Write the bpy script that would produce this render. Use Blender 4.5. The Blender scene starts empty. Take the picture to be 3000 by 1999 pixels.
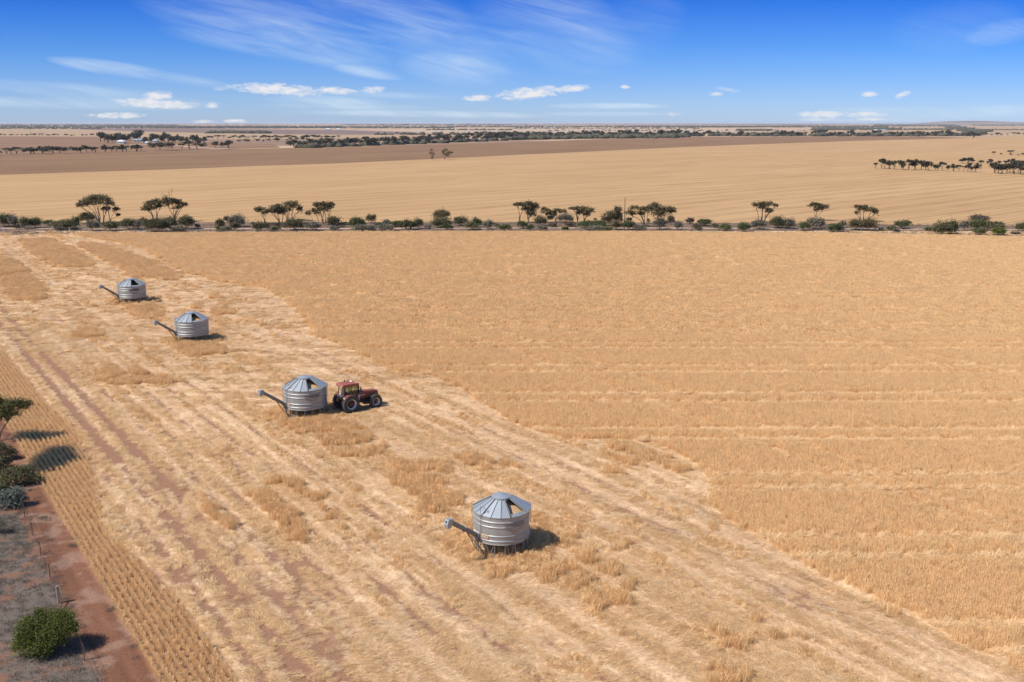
import bpy, bmesh, math, random
import numpy as np
from mathutils import Vector, Matrix, Euler
R = math.radians
S = bpy.context.scene
COL = S.collection

# ------------------------------------------------------------------ camera
CAM_H = 32.5; FPX = 2900.0; PITCH = math.atan(640.0/FPX)
cd = bpy.data.cameras.new("camera"); cam = bpy.data.objects.new("camera", cd); COL.objects.link(cam)
cam.location = (0, 0, CAM_H); cam.rotation_euler = (math.pi/2-PITCH, 0, 0)
cd.sensor_width = 36.0; cd.lens = 36.0*FPX/3000.0; cd.clip_start = 0.5; cd.clip_end = 120000.0
S.camera = cam
S.view_settings.view_transform = 'Standard'; S.view_settings.look = 'None'
S.view_settings.exposure = 0.5; S.view_settings.gamma = 1.0
S.render.film_transparent = False

# ------------------------------------------------------------------ sun and sky
SUN_EL = R(51); SUN_AZ = math.atan2(-math.cos(R(25)), -math.sin(R(25)))      # clockwise from +Y
to_sun = Vector((math.sin(SUN_AZ)*math.cos(SUN_EL), math.cos(SUN_AZ)*math.cos(SUN_EL), math.sin(SUN_EL)))
sl = bpy.data.lights.new("sun", 'SUN'); sun = bpy.data.objects.new("sun", sl); COL.objects.link(sun)
sl.energy = 4.5; sl.angle = R(0.53); sl.color = (1.0, 0.955, 0.89)
sun.rotation_euler = to_sun.to_track_quat('Z', 'Y').to_euler(); sun.location = (-60, -40, 80)

def ray(px, py):
    """direction of a photograph pixel (3000 x 1999) as a bearing in the world"""
    h = (px-1500.0)/FPX; v = -(py-999.5)/FPX
    return Vector((h, math.cos(PITCH)+v*math.sin(PITCH), -math.sin(PITCH)+v*math.cos(PITCH)))
def G(px, py, z=0.0):
    d = ray(px, py); k = (CAM_H-z)/-d.z
    return Vector((d.x*k, d.y*k, z))

W = bpy.data.worlds.new("World"); S.world = W; W.use_nodes = True
def build_sky():
    nt = W.node_tree; nt.nodes.clear(); N = nt.nodes.new; L = nt.links.new
    out = N('ShaderNodeOutputWorld'); bg = N('ShaderNodeBackground'); bg.inputs['Strength'].default_value = 0.1
    sky = N('ShaderNodeTexSky'); sky.sky_type = 'NISHITA'; sky.sun_disc = False
    sky.sun_elevation = SUN_EL; sky.sun_rotation = SUN_AZ; sky.altitude = 100
    sky.air_density = 1.0; sky.dust_density = 0.3; sky.ozone_density = 3.0
    def M(op, a, b=None, c=None, clamp=False):
        n = N('ShaderNodeMath'); n.operation = op; n.use_clamp = clamp
        for i, x in enumerate((a, b, c)):
            if x is None: continue
            if isinstance(x, (int, float)): n.inputs[i].default_value = x
            else: L(x, n.inputs[i])
        return n.outputs[0]
    tc = N('ShaderNodeTexCoord'); sx = N('ShaderNodeSeparateXYZ'); L(tc.outputs['Generated'], sx.inputs[0])
    yy = M('MAXIMUM', sx.outputs['Y'], 0.05)
    u = M('DIVIDE', sx.outputs['X'], yy); v = M('DIVIDE', sx.outputs['Z'], yy)
    def noise(su, sv, ou, ov, detail, rough, dist=0.0, shear=0.0):
        cx = N('ShaderNodeCombineXYZ')
        uu = M('MULTIPLY_ADD', u, su, ou); vv = M('MULTIPLY_ADD', v, sv, ov)
        if shear: vv = M('MULTIPLY_ADD', u, shear*sv, vv)
        L(uu, cx.inputs[0]); L(vv, cx.inputs[1])
        n = N('ShaderNodeTexNoise'); n.inputs['Scale'].default_value = 1.0
        n.inputs['Detail'].default_value = detail; n.inputs['Roughness'].default_value = rough
        n.inputs['Distortion'].default_value = dist
        L(cx.outputs[0], n.inputs['Vector']); return n.outputs['Fac']
    n_streak = noise(10, 90, 3.1, 1.7, 7, 0.62, 0.6, 0.22)
    n_big = noise(9, 30, 7.3, 2.2, 5, 0.55, 0.3, 0.1)
    n_cum = noise(95, 260, 1.3, 5.7, 9, 0.64, 0.5)
    n_edge = noise(22, 60, 9.3, 0.7, 4, 0.6)
    def uv(px, py):
        d = ray(px, py); return d.x/d.y, d.z/d.y
    def blob(px, py, rx, ry, rot, wob):
        cu, cv = uv(px, py)
        a, b = rx/FPX*1.02, ry/FPX*1.05
        c, s = math.cos(R(rot)), math.sin(R(rot))
        du = M('SUBTRACT', u, cu); dv = M('SUBTRACT', v, cv)
        p = M('MULTIPLY_ADD', dv, s/a, M('MULTIPLY', du, c/a)); q = M('MULTIPLY_ADD', dv, c/b, M('MULTIPLY', du, -s/b))
        r2 = M('ADD', M('MULTIPLY', p, p), M('MULTIPLY', q, q))
        return M('SUBTRACT', 1.0, r2, clamp=True)
    # high thin cloud: px, py, half length, half height, tilt (degrees), strength
    cirrus = [(760,60,380,70,-12,.42),(900,120,260,50,-14,.42),(800,140,330,26,-9,.33),(1200,70,360,85,-22,.34),(1330,200,170,42,-4,.55),
              (1080,211,110,15,-8,.6),(1640,85,260,90,-14,.36),(1520,60,90,40,-10,.25),(330,200,190,17,-8,.85),(480,225,200,14,-8,.4),(200,265,340,18,-4,.42),
              (60,300,420,14,-2,.5),(330,302,330,18,-1,.45),(960,296,190,14,-2,.62),(1000,312,260,9,-1,.45),(1230,334,420,9,-1,.62),
              (1780,311,190,8,0,.66),(1770,334,210,6,0,.55),(2930,95,120,30,8,.34),(2800,80,200,60,5,.12),(2850,330,330,16,3,.34),(1890,60,120,80,30,.12),
              (2650,322,260,8,0,.3),(1100,277,240,9,-2,.35),(2560,353,300,5,0,.3)]
    cum = [(810,263,135,17,-3,1),(985,266,58,11,-4,.95),(1095,263,38,10,5,.8),(460,282,44,15,2,1),(455,304,118,14,-3,1),(620,309,22,9,0,.7),
           (345,339,82,9,0,.95),(596,357,34,6,0,.9),(690,356,32,7,0,1),(1400,288,44,10,0,.85),(1555,273,100,17,5,1),(1680,259,54,10,4,1),(1834,255,16,6,0,.95),
           (2095,276,24,6,4,.7),(2135,264,34,6,-8,.35),(2548,276,26,8,0,.8),(2646,277,26,8,22,.9),(2410,336,80,10,0,.95),(2538,337,62,8,0,.95),(2390,350,52,6,0,.6),
           (2550,350,44,5,0,.7),(1973,336,24,6,0,.45),(648,260,26,6,0,.3)]
    tot = None
    for i, (px, py, rx, ry, rot, st) in enumerate(cirrus):
        f = M('MULTIPLY', blob(px, py, rx, ry*1.25, rot, 0), st)
        tot = f if tot is None else M('MAXIMUM', tot, M('MULTIPLY_ADD', tot, .5, f)) if i < 7 else M('MAXIMUM', tot, f)
    k = M('MULTIPLY', M('MULTIPLY_ADD', n_streak, 2.6, -0.72, clamp=True), M('MULTIPLY_ADD', n_big, 1.6, -0.1, clamp=True))
    cir = M('MULTIPLY', tot, M('MULTIPLY_ADD', k, 1.1, .08), clamp=True)
    ct = None
    for (px, py, rx, ry, rot, st) in cum:
        b = blob(px, py, rx*1.2, ry*1.2, rot, 0)
        f = M('MULTIPLY_ADD', n_cum, 3.3, -2.05); g = M('MULTIPLY_ADD', b, 1.45, f)
        g = M('MULTIPLY', M('MULTIPLY', g, M('GREATER_THAN', b, 0.001)), st*.88, clamp=True)
        ct = g if ct is None else M('MAXIMUM', ct, g)
    # grade the clear sky: the deep polarised blue of the picture, paling to the horizon
    rp = N('ShaderNodeValToRGB'); L(M('MULTIPLY', v, 2.0, clamp=True), rp.inputs[0]); el = rp.color_ramp.elements
    stops = [(0.0, (.52, .70, 1.22)), (.02, (.47, .67, 1.20)), (.076, (.32, .53, 1.10)), (.144, (.18, .41, .98)), (.248, (.05, .245, .84)), (.75, (.45, .72, 1.0)), (1.0, (.6, .8, 1.0))]
    while len(el) < len(stops): el.new(.5)
    for k, (po, c) in enumerate(stops): el[k].position = po; el[k].color = (*c, 1)
    mul = N('ShaderNodeMix'); mul.data_type = 'RGBA'; mul.blend_type = 'MULTIPLY'; mul.inputs['Factor'].default_value = 1
    L(sky.outputs[0], mul.inputs['A']); L(rp.outputs[0], mul.inputs['B'])
    c1 = N('ShaderNodeMix'); c1.data_type = 'RGBA'; L(cir, c1.inputs['Factor']); L(mul.outputs['Result'], c1.inputs['A']); c1.inputs['B'].default_value = (5.3, 6.1, 6.8, 1)
    c2 = N('ShaderNodeMix'); c2.data_type = 'RGBA'; L(ct, c2.inputs['Factor']); L(c1.outputs['Result'], c2.inputs['A']); c2.inputs['B'].default_value = (5.9, 5.9, 6.1, 1)
    L(c2.outputs['Result'], bg.inputs['Color']); L(bg.outputs[0], out.inputs['Surface'])
build_sky()

# ------------------------------------------------------------------ helpers
def tag(o, label=None, cat=None, group=None, kind=None):
    if label: o['label'] = label
    if cat: o['category'] = cat
    if group: o['group'] = group
    if kind: o['kind'] = kind
    return o
def empty(name, loc, rz=0.0, label=None, cat=None, group=None, scale=1.0):
    o = bpy.data.objects.new(name, None); COL.objects.link(o); o.empty_display_size = 0.3
    o.location = loc; o.rotation_euler = (0, 0, rz); o.scale = (scale,)*3
    return tag(o, label, cat, group)
def link(name, me, parent=None):
    o = bpy.data.objects.new(name, me); COL.objects.link(o)
    if parent: o.parent = parent
    return o
def copy_tree(o, parent=None):
    c = o.copy(); COL.objects.link(c)
    if parent: c.parent = parent
    for ch in o.children: copy_tree(ch, c)
    return c
def mesh_np(name, V, F, mat=None, smooth=False, attrs=None):
    me = bpy.data.meshes.new(name); V = np.asarray(V, dtype=np.float32); F = np.asarray(F, dtype=np.int32)
    k = F.shape[1]
    me.vertices.add(len(V)); me.vertices.foreach_set('co', V.ravel())
    me.loops.add(F.size); me.loops.foreach_set('vertex_index', F.ravel())
    me.polygons.add(len(F)); me.polygons.foreach_set('loop_start', np.arange(0, F.size, k, dtype=np.int32))
    if smooth: me.polygons.foreach_set('use_smooth', np.ones(len(F), dtype=bool))
    for an, (ty, data) in (attrs or {}).items():
        a = me.attributes.new(an, ty, 'POINT')
        a.data.foreach_set({'FLOAT': 'value', 'INT': 'value', 'FLOAT_VECTOR': 'vector', 'FLOAT_COLOR': 'color'}[ty], np.asarray(data).ravel())
    me.update(calc_edges=True); me.validate()
    if mat: me.materials.append(mat)
    return me
class MB:
    """collects boxes, tubes and lathes into one mesh"""
    def __init__(s): s.v = []; s.f = []
    def add(s, vs, fs):
        n = len(s.v); s.v += [tuple(x) for x in vs]; s.f += [tuple(i+n for i in f) for f in fs]
    def box(s, c, size, rot=None, taper=(1, 1)):
        vs = []
        for z in (-.5, .5):
            k = (1, 1) if z < 0 else taper
            for x, y in ((-.5, -.5), (.5, -.5), (.5, .5), (-.5, .5)):
                p = Vector((x*size[0]*k[0], y*size[1]*k[1], z*size[2]))
                if rot: p = Euler(rot).to_matrix() @ p
                vs.append(p+Vector(c))
        s.add(vs, [(3, 2, 1, 0), (4, 5, 6, 7), (0, 1, 5, 4), (1, 2, 6, 5), (2, 3, 7, 6), (3, 0, 4, 7)])
    def tube(s, pts, rad, n=8, cap=True):
        pts = [Vector(p) for p in pts]
        if isinstance(rad, (int, float)): rad = [rad]*len(pts)
        vs = []
        for i, p in enumerate(pts):
            t = (pts[min(i+1, len(pts)-1)]-pts[max(i-1, 0)]).normalized()
            a = t.cross(Vector((0, 0, 1)) if abs(t.z) < .9 else Vector((1, 0, 0))).normalized(); b = t.cross(a)
            for j in range(n):
                w = 2*math.pi*j/n; vs.append(p+(a*math.cos(w)+b*math.sin(w))*rad[i])
        fs = []
        for i in range(len(pts)-1):
            for j in range(n):
                k = (j+1) % n; fs.append((i*n+j, i*n+k, (i+1)*n+k, (i+1)*n+j))
        if cap: fs += [tuple(range(n))[::-1], tuple(range((len(pts)-1)*n, len(pts)*n))]
        s.add(vs, fs)
    def lathe(s, prof, n=48, axis='z', c=(0, 0, 0)):
        vs = []
        for r, z in prof:
            for j in range(n):
                w = 2*math.pi*j/n; x, y = r*math.cos(w), r*math.sin(w)
                p = (x, y, z) if axis == 'z' else (x, z, y)
                vs.append((p[0]+c[0], p[1]+c[1], p[2]+c[2]))
        fs = []
        for i in range(len(prof)-1):
            for j in range(n):
                k = (j+1) % n; q = (i*n+j, i*n+k, (i+1)*n+k, (i+1)*n+j)
                fs.append(q if axis == 'z' else q[::-1])
        s.add(vs, fs)
    def prism(s, poly, y0, y1):
        """outline in x, z pushed from y0 to y1"""
        n = len(poly); vs = [(x, y0, z) for x, z in poly]+[(x, y1, z) for x, z in poly]
        s.add(vs, [tuple(range(n)), tuple(range(n, 2*n))[::-1]]+[(i, i+n, (i+1) % n+n, (i+1) % n) for i in range(n)])
    def build(s, name, mat, parent=None, smooth=False, bevel=0.0):
        me = bpy.data.meshes.new(name); me.from_pydata(s.v, [], s.f); me.update()
        bm = bmesh.new(); bm.from_mesh(me)
        bmesh.ops.recalc_face_normals(bm, faces=bm.faces[:])
        if bevel: bmesh.ops.bevel(bm, geom=bm.edges[:], offset=bevel, segments=2, affect='EDGES', clamp_overlap=True)
        bm.to_mesh(me); bm.free()
        if smooth:
            me.polygons.foreach_set('use_smooth', np.ones(len(me.polygons), dtype=bool))
            try: me.set_sharp_from_angle(angle=R(38))
            except Exception: pass
        me.materials.append(mat)
        return link(name, me, parent)

def hash2(ix, iy, seed):
    with np.errstate(over='ignore'):
        n = (ix.astype(np.uint32)*np.uint32(374761393) + iy.astype(np.uint32)*np.uint32(668265263) + np.uint32(seed*974711+17))
        n = (n ^ (n >> np.uint32(13)))*np.uint32(1274126177); n = (n ^ (n >> np.uint32(15)))*np.uint32(2246822519)
        n ^= n >> np.uint32(16)
    return n.astype(np.float64)/4294967295.0
def vn(x, y, seed=0):
    x = np.asarray(x, dtype=np.float64); y = np.asarray(y, dtype=np.float64)
    x0 = np.floor(x); y0 = np.floor(y); fx = x-x0; fy = y-y0; fx = fx*fx*(3-2*fx); fy = fy*fy*(3-2*fy)
    a = x0.astype(np.int64); b = y0.astype(np.int64)
    return ((hash2(a, b, seed)*(1-fx)+hash2(a+1, b, seed)*fx)*(1-fy) + (hash2(a, b+1, seed)*(1-fx)+hash2(a+1, b+1, seed)*fx)*fy)
def fbm(x, y, seed=0, o=4, g=0.5):
    t = 0; a = 1; n = 0
    for i in range(o):
        t = t+a*vn(x*2**i, y*2**i, seed+i*7); n += a; a *= g
    return t/n
def ss(a, b, x): 
    t = np.clip((x-a)/(b-a), 0, 1); return t*t*(3-2*t)
def in_poly(X, Y, P):
    r = np.zeros(X.shape, dtype=bool); n = len(P)
    for i in range(n):
        x1, y1 = P[i][0], P[i][1]; x2, y2 = P[(i+1) % n][0], P[(i+1) % n][1]
        if y1 == y2: continue
        r ^= ((y1 > Y) != (y2 > Y)) & (X < (x2-x1)*(Y-y1)/(y2-y1)+x1)
    return r
def seg_dist(X, Y, P):
    d = np.full(X.shape, 1e9)
    for (a, b) in zip(P[:-1], P[1:]):
        vx, vy = b[0]-a[0], b[1]-a[1]; k = np.clip(((X-a[0])*vx+(Y-a[1])*vy)/(vx*vx+vy*vy), 0, 1)
        d = np.minimum(d, np.hypot(X-a[0]-k*vx, Y-a[1]-k*vy))
    return d
def gp(*pts): return [tuple(G(x, y)[:2]) for x, y in pts]
def zp(x0, y0, sc, *pts): return [tuple(G(x0+x/sc, y0+y/sc)[:2]) for x, y in pts]

# ------------------------------------------------------------------ materials
def mat_new(name):
    m = bpy.data.materials.new(name); m.use_nodes = True; nt = m.node_tree
    return m, nt, nt.nodes['Principled BSDF']
def pm(name, col, rough=.7, metal=0.0, noise=(), bump=None, spec=.4, coat=0.0):
    """principled material whose colour is broken up by noise layers (scale, amount, (sx, sy, sz))"""
    m, nt, p = mat_new(name); N = nt.nodes.new; L = nt.links.new
    p.inputs['Roughness'].default_value = rough; p.inputs['Metallic'].default_value = metal
    p.inputs['Specular IOR Level'].default_value = spec; p.inputs['Coat Weight'].default_value = coat
    p.inputs['Base Color'].default_value = (*col, 1)
    tc = N('ShaderNodeTexCoord'); cur = None
    def nz(scale, st, det=5):
        mp = N('ShaderNodeMapping'); mp.inputs['Scale'].default_value = st; L(tc.outputs['Object'], mp.inputs[0])
        n = N('ShaderNodeTexNoise'); n.inputs['Scale'].default_value = scale; n.inputs['Detail'].default_value = det
        n.inputs['Roughness'].default_value = .6; L(mp.outputs[0], n.inputs['Vector']); return n.outputs['Fac']
    for (sc, am, st) in noise:
        r = N('ShaderNodeMapRange'); L(nz(sc, st), r.inputs['Value']); r.inputs['From Min'].default_value = .25; r.inputs['From Max'].default_value = .75
        r.inputs['To Min'].default_value = 1-am; r.inputs['To Max'].default_value = 1+am
        mx = N('ShaderNodeMix'); mx.data_type = 'RGBA'; mx.blend_type = 'MULTIPLY'; mx.inputs['Factor'].default_value = 1
        if cur is None: mx.inputs['A'].default_value = (*col, 1)
        else: L(cur, mx.inputs['A'])
        L(r.outputs[0], mx.inputs['B']); cur = mx.outputs['Result']
    if cur is not None: L(cur, p.inputs['Base Color'])
    if bump:
        b = N('ShaderNodeBump'); b.inputs['Strength'].default_value = bump[1]; b.inputs['Distance'].default_value = bump[2] if len(bump) > 2 else .02
        L(nz(bump[0], (1, 1, 1)), b.inputs['Height']); L(b.outputs[0], p.inputs['Normal'])
    return m
def blade_mat(name, tint_name='tint', trans=.25, gain=1.0, spread=.07):
    m, nt, p = mat_new(name); N = nt.nodes.new; L = nt.links.new
    at = N('ShaderNodeAttribute'); at.attribute_name = tint_name
    oi = N('ShaderNodeObjectInfo')
    r = N('ShaderNodeMapRange'); L(oi.outputs['Random'], r.inputs['Value']); r.inputs['To Min'].default_value = gain*(1-spread); r.inputs['To Max'].default_value = gain*(1+spread)
    mx = N('ShaderNodeMix'); mx.data_type = 'RGBA'; mx.blend_type = 'MULTIPLY'; mx.inputs['Factor'].default_value = 1
    L(at.outputs['Color'], mx.inputs['A']); L(r.outputs[0], mx.inputs['B'])
    L(mx.outputs['Result'], p.inputs['Base Color']); p.inputs['Roughness'].default_value = .65; p.inputs['Specular IOR Level'].default_value = .25
    tr = N('ShaderNodeBsdfTranslucent'); L(mx.outputs['Result'], tr.inputs['Color'])
    ms = N('ShaderNodeMixShader'); ms.inputs[0].default_value = trans
    o = nt.nodes['Material Output']; L(p.outputs[0], ms.inputs[1]); L(tr.outputs[0], ms.inputs[2]); L(ms.outputs[0], o.inputs['Surface'])
    return m
M_BLADE = blade_mat('dry_straw_blade', trans=.3)
M_LEAF = blade_mat('gum_leaf', trans=.2, spread=.22)
M_BARK = pm('mallee_bark', (.15, .105, .075), .9, noise=((6, .35, (1, 1, .3)),))
M_DEAD = pm('dead_wood', (.23, .19, .15), .9, noise=((6, .3, (1, 1, .3)),))
M_GALV = pm('galvanised_steel', (.34, .332, .32), .52, .52, noise=((2.2, .09, (1, 1, .35)), (38, .06, (1, 1, 1)), (1.1, .1, (1, 1, 3))), bump=(30, .08, .004))
M_ROOF = pm('galvanised_roof_sheet', (.34, .36, .375), .48, .45, noise=((1.6, .10, (1, 1, 1)), (26, .07, (1, 1, 1))), bump=(22, .06, .004))
M_STEEL = pm('weathered_steel_pipe', (.26, .25, .24), .55, .4, noise=((9, .2, (1, 1, 1)),))
M_AUGER = pm('auger_steel', (.20, .20, .20), .5, .45, noise=((5, .15, (1, 1, 1)), (40, .08, (1, 1, 1))))
M_DARK = pm('dark_steel', (.06, .055, .05), .6, .4, noise=((9, .3, (1, 1, 1)),))
M_GRAIN = pm('barley_grain', (.50, .325, .17), .9, noise=((3, .06, (1, 1, 1)), (90, .12, (1, 1, 1))), bump=(80, .3, .01))

# ------------------------------------------------------------------ the paddock lay-out (one direction rules it: the old fence line)
DX, DY = .5615, -.8275
def ST(X, Y): return X*DX+Y*DY, X*-DY+Y*DX
BINS = []
for (px, py, rad) in ((1469, 1603, 2.17), (897, 1213, 2.40), (565, 998, 2.42), (389, 886, 2.44)):
    g = G(px, py); BINS.append((g.x, g.y, rad))
CROP = gp((205,688),(330,708),(420,728),(506,783),(560,806),(637,826),(786,847),(846,890),(909,953),(918,983),(999,1013),(1030,1030),(1077,1049),(1140,1079),(1178,1093),(1212,1092),
          (1272,1106),(1331,1127),(1376,1150),(1399,1173),(1455,1211),(1511,1243),(1572,1264),(1605,1278),(1661,1291),(1764,1290),(1830,1290),(1895,1297),(1950,1318),(1990,1337),(2040,1360),(2068,1376),(2079,1402),
          (2077,1440),(2072,1479),(2143,1537),(2225,1575),(2287,1613),(2334,1642),(2416,1690),(2502,1732),(2597,1766),(2717,1826),(2764,1857),(2836,1905),(2884,1919),(2946,1921),(3000,1967),(3150,2030),
          (3700,2030),(3500,1500),(3300,900),(3250,697),(3000,697),(2400,687),(1800,681),(1000,683),(600,685))
PATCH = [zp(0,660,2.353,(130,105),(350,100),(520,180),(660,282),(520,297),(380,290),(250,220)),
         zp(0,660,2.353,(520,120),(650,130),(860,190),(1100,270),(1090,290),(800,290),(640,200)),
         zp(0,660,2.353,(830,305),(1130,300),(1240,345),(1230,390),(1080,378),(900,345)),
         zp(0,660,2.353,(-60,230),(60,235),(130,265),(190,320),(0,355),(-60,360)),
         zp(0,660,2.353,(20,365),(170,338),(310,420),(320,515),(200,525),(90,515),(30,440)),
         zp(0,660,2.353,(880,575),(1000,545),(1130,590),(1110,640),(1000,655),(900,625)),
         zp(0,660,2.353,(500,772),(620,705),(740,765),(640,785)),
         zp(0,660,2.353,(880,1010),(960,985),(1020,1040),(930,1060)), zp(0,660,2.353,(690,1010),(800,985),(850,1040),(740,1070)),
         zp(0,660,2.353,(700,1075),(1150,1050),(1290,1090),(1000,1110),(720,1105)),
         zp(0,660,2.353,(1190,830),(1350,810),(1560,850),(1540,890),(1330,910),(1200,870)),
         zp(0,660,2.353,(1400,490),(1500,480),(1520,505),(1420,512)), zp(0,660,2.353,(1460,585),(1600,580),(1640,610),(1500,625)), zp(0,660,2.353,(1290,555),(1390,560),(1380,580),(1300,575)),
         zp(200,1150,2.139,(800,600),(880,690),(1060,870),(1000,870),(900,800),(820,680)),
         zp(200,1150,2.139,(1130,620),(1290,640),(1500,850),(1480,930),(1390,920),(1280,780),(1160,680)),
         zp(200,1150,2.139,(1440,620),(1580,640),(1600,720),(1700,760),(1760,860),(1640,790),(1530,690)),
         zp(200,1150,2.139,(1230,540),(1400,540),(1490,590),(1380,600),(1260,580)),
         zp(200,1150,2.139,(1560,290),(1880,265),(1900,310),(1700,345),(1560,335)),
         zp(200,1150,2.139,(1620,365),(1980,345),(2000,385),(1800,420),(1640,410)),
         zp(200,1150,2.139,(1330,190),(1500,185),(1700,160),(1860,240),(1600,260),(1400,245)),
         zp(1100,1150,2.139,(90,430),(290,440),(330,510),(110,512)), zp(1100,1150,2.139,(60,530),(400,530),(440,590),(330,607),(120,592)),
         zp(1100,1150,2.139,(230,620),(420,610),(560,670),(420,740),(310,790),(240,690)),
         zp(1100,1150,2.139,(280,420),(460,440),(500,510),(350,490)), zp(1100,1150,2.139,(510,395),(640,400),(740,450),(700,500),(560,450)),
         zp(1100,1150,2.139,(800,440),(900,450),(890,480),(800,475)), zp(1100,1150,2.139,(1430,470),(1540,500),(1590,530),(1450,520)),
         zp(1100,1150,2.139,(1430,320),(1700,372),(1900,470),(2010,530),(1880,500),(1660,420),(1440,350)),
         zp(1100,1150,2.139,(1370,370),(1500,395),(1640,440),(1740,490),(1600,460),(1430,410)),
         zp(1100,1150,2.139,(1140,900),(1260,915),(1230,975),(1120,950)), zp(1100,1150,2.139,(650,1120),(780,1080),(900,1110),(720,1185)),
         zp(1100,1150,2.139,(1010,1150),(1160,1050),(1240,1110),(1080,1205)), zp(1100,1150,2.139,(1230,1010),(1350,990),(1440,1050),(1360,1090)),
         zp(1100,1150,2.139,(1390,1100),(1500,1080),(1530,1130),(1430,1180)), zp(1100,1150,2.139,(1160,1200),(1270,1130),(1370,1190),(1250,1280)),
         zp(1100,1150,2.139,(1540,1180),(1640,1200),(1660,1270),(1560,1250)), zp(1100,1150,2.139,(1490,980),(1580,950),(1600,980),(1510,1010)),
         zp(1100,1150,2.139,(2060,800),(2150,850),(2240,900),(2110,860)),
         zp(1400,1500,2.614,(790,690),(900,620),(1040,600),(1120,690),(1080,740),(860,760),(780,740)), zp(1400,1500,2.614,(690,640),(880,540),(900,580),(740,650)),
         zp(1400,1500,2.614,(1760,890),(1840,870),(1870,910),(1770,920)), zp(1400,1500,2.614,(1850,960),(1980,980),(2100,1060),(2080,1120),(1950,1060)),
         zp(1400,1500,2.614,(1810,1230),(1960,1210),(2080,1300),(2000,1340),(1820,1330)), zp(1400,1500,2.614,(2120,800),(2200,810),(2190,850),(2110,840)),
         zp(2000,1250,2.093,(560,1240),(700,1290),(740,1350),(620,1310)), zp(2000,1250,2.093,(1210,1120),(1330,1170),(1370,1220),(1250,1180)), zp(2000,1250,2.093,(1950,1420),(2050,1460),(2093,1520),(2000,1480)),
         zp(2000,1250,2.093,(200,1270),(330,1290),(440,1390),(380,1410),(240,1330))]
TRAM = [77.3+13.8*k for k in range(-1, 17)]            # pairs of wheel lines square to the view
DIAG = [gp((560,712),(1000,843),(1300,962),(1650,1085),(2060,1243),(2220,1305),(2411,1384),(2635,1455),(2955,1575),(3100,1640)),
        gp((690,712),(1060,823),(1400,950),(1760,1075),(2140,1215),(2300,1283),(2500,1365),(2750,1465),(3060,1585)),
        gp((2178,953),(2510,1019),(3000,1132)), gp((2230,945),(2560,1010),(3040,1118)),
        gp((1495,800),(1510,785),(1560,778)), gp((1495,800),(1540,812),(1690,842)), gp((2170,775),(2100,757),(2080,745),(2190,735)), gp((2165,787),(2120,758),(2130,750),(2195,740)),
        gp((1090,700),(1200,695)), gp((1330,712),(1390,705)), gp((1340,695),(1385,706))]
def crop_factor(X, Y):
    """height factor of the standing crop: lower where wheels ran"""
    h = 0.92+.14*fbm(X*.05, Y*.12, 5)
    Z = Y*.9765+7.0
    w = fbm(X*.12, Y*.02, 31, 3)
    for tz in TRAM:
        for o in (-1.75, 1.75):
            k = np.exp(-((Z-tz-o+.4*(vn(X*.05, Y*0+tz, 9)-.5))/(.62))**2)
            h = h*(1-(.62+.32*w)*k)
    for i, P in enumerate(DIAG):
        k = np.exp(-(seg_dist(X+1.0*(vn(X*.1, Y*.1, 3)-.5), Y, P)/.55)**2); h = h*(1-(.4+.5*vn(X*.3, Y*.3, 77+i))*k)
    return h

PAL = dict(soil=np.array((.255, .135, .078)), straw=np.array((.46, .285, .14)), pale=np.array((.62, .43, .255)), gold=np.array((.33, .195, .09)),
           dark=np.array((.20, .115, .06)), grey=np.array((.135, .104, .083)))
def strip_edge(Y): return np.interp(Y, (50, 58, 66, 72, 75, 79, 85, 95, 104, 112, 123, 160), (16.4, 16.5, 16.3, 15.4, 14.9, 15.4, 16.6, 17.7, 18.5, 17.6, 17.7, 17.8))
def soil_mask(X, Y):
    s, t = ST(X, Y)
    n1 = fbm(s*.10, t*1.1, 11, 4); n2 = fbm(s*.30, t*.6, 12, 4); n3 = fbm(s*.8, t*3.2, 13, 4)
    n = .36*n1+.27*n2+.37*n3
    base = .23*ss(40, 22, t)+.11
    base = base+.15*ss(47, 52, t)*ss(61, 58, t)
    trk = 0
    for tc, w, a in ((17.8, .38, .30), (19.8, .45, .46), (22.1, .42, .50), (24.6, .3, .24), (26.4, .25, .2), (29, .3, .24), (31.4, .3, .22), (34.4, .28, .36), (36.6, .25, .22), (39.6, .22, .16), (53, .25, .22), (55.3, .25, .22)):
        wob = .5*(fbm(s*.03, s*0+tc, 51, 2)-.5)
        if tc == 22.1: a = .12+.66*ss(80, 96, Y)
        if tc == 19.8: a = .46+.30*ss(80, 96, Y)
        if tc == 17.8: a = .10+.24*ss(82, 70, Y)
        trk = np.maximum(trk, a*np.exp(-((t-tc-wob)/w)**2))
    far = ss(115, 75, Y)
    m = ss(.47, .66, n*.72+base*.52*(.45+.55*far)+trk*(.15+.30*ss(85, 100, Y)+.85*ss(.3, .62, .5*n2+.5*n3)))
    return m
def track_noise(X, Y):
    s, t = ST(X, Y); return s, t

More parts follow.
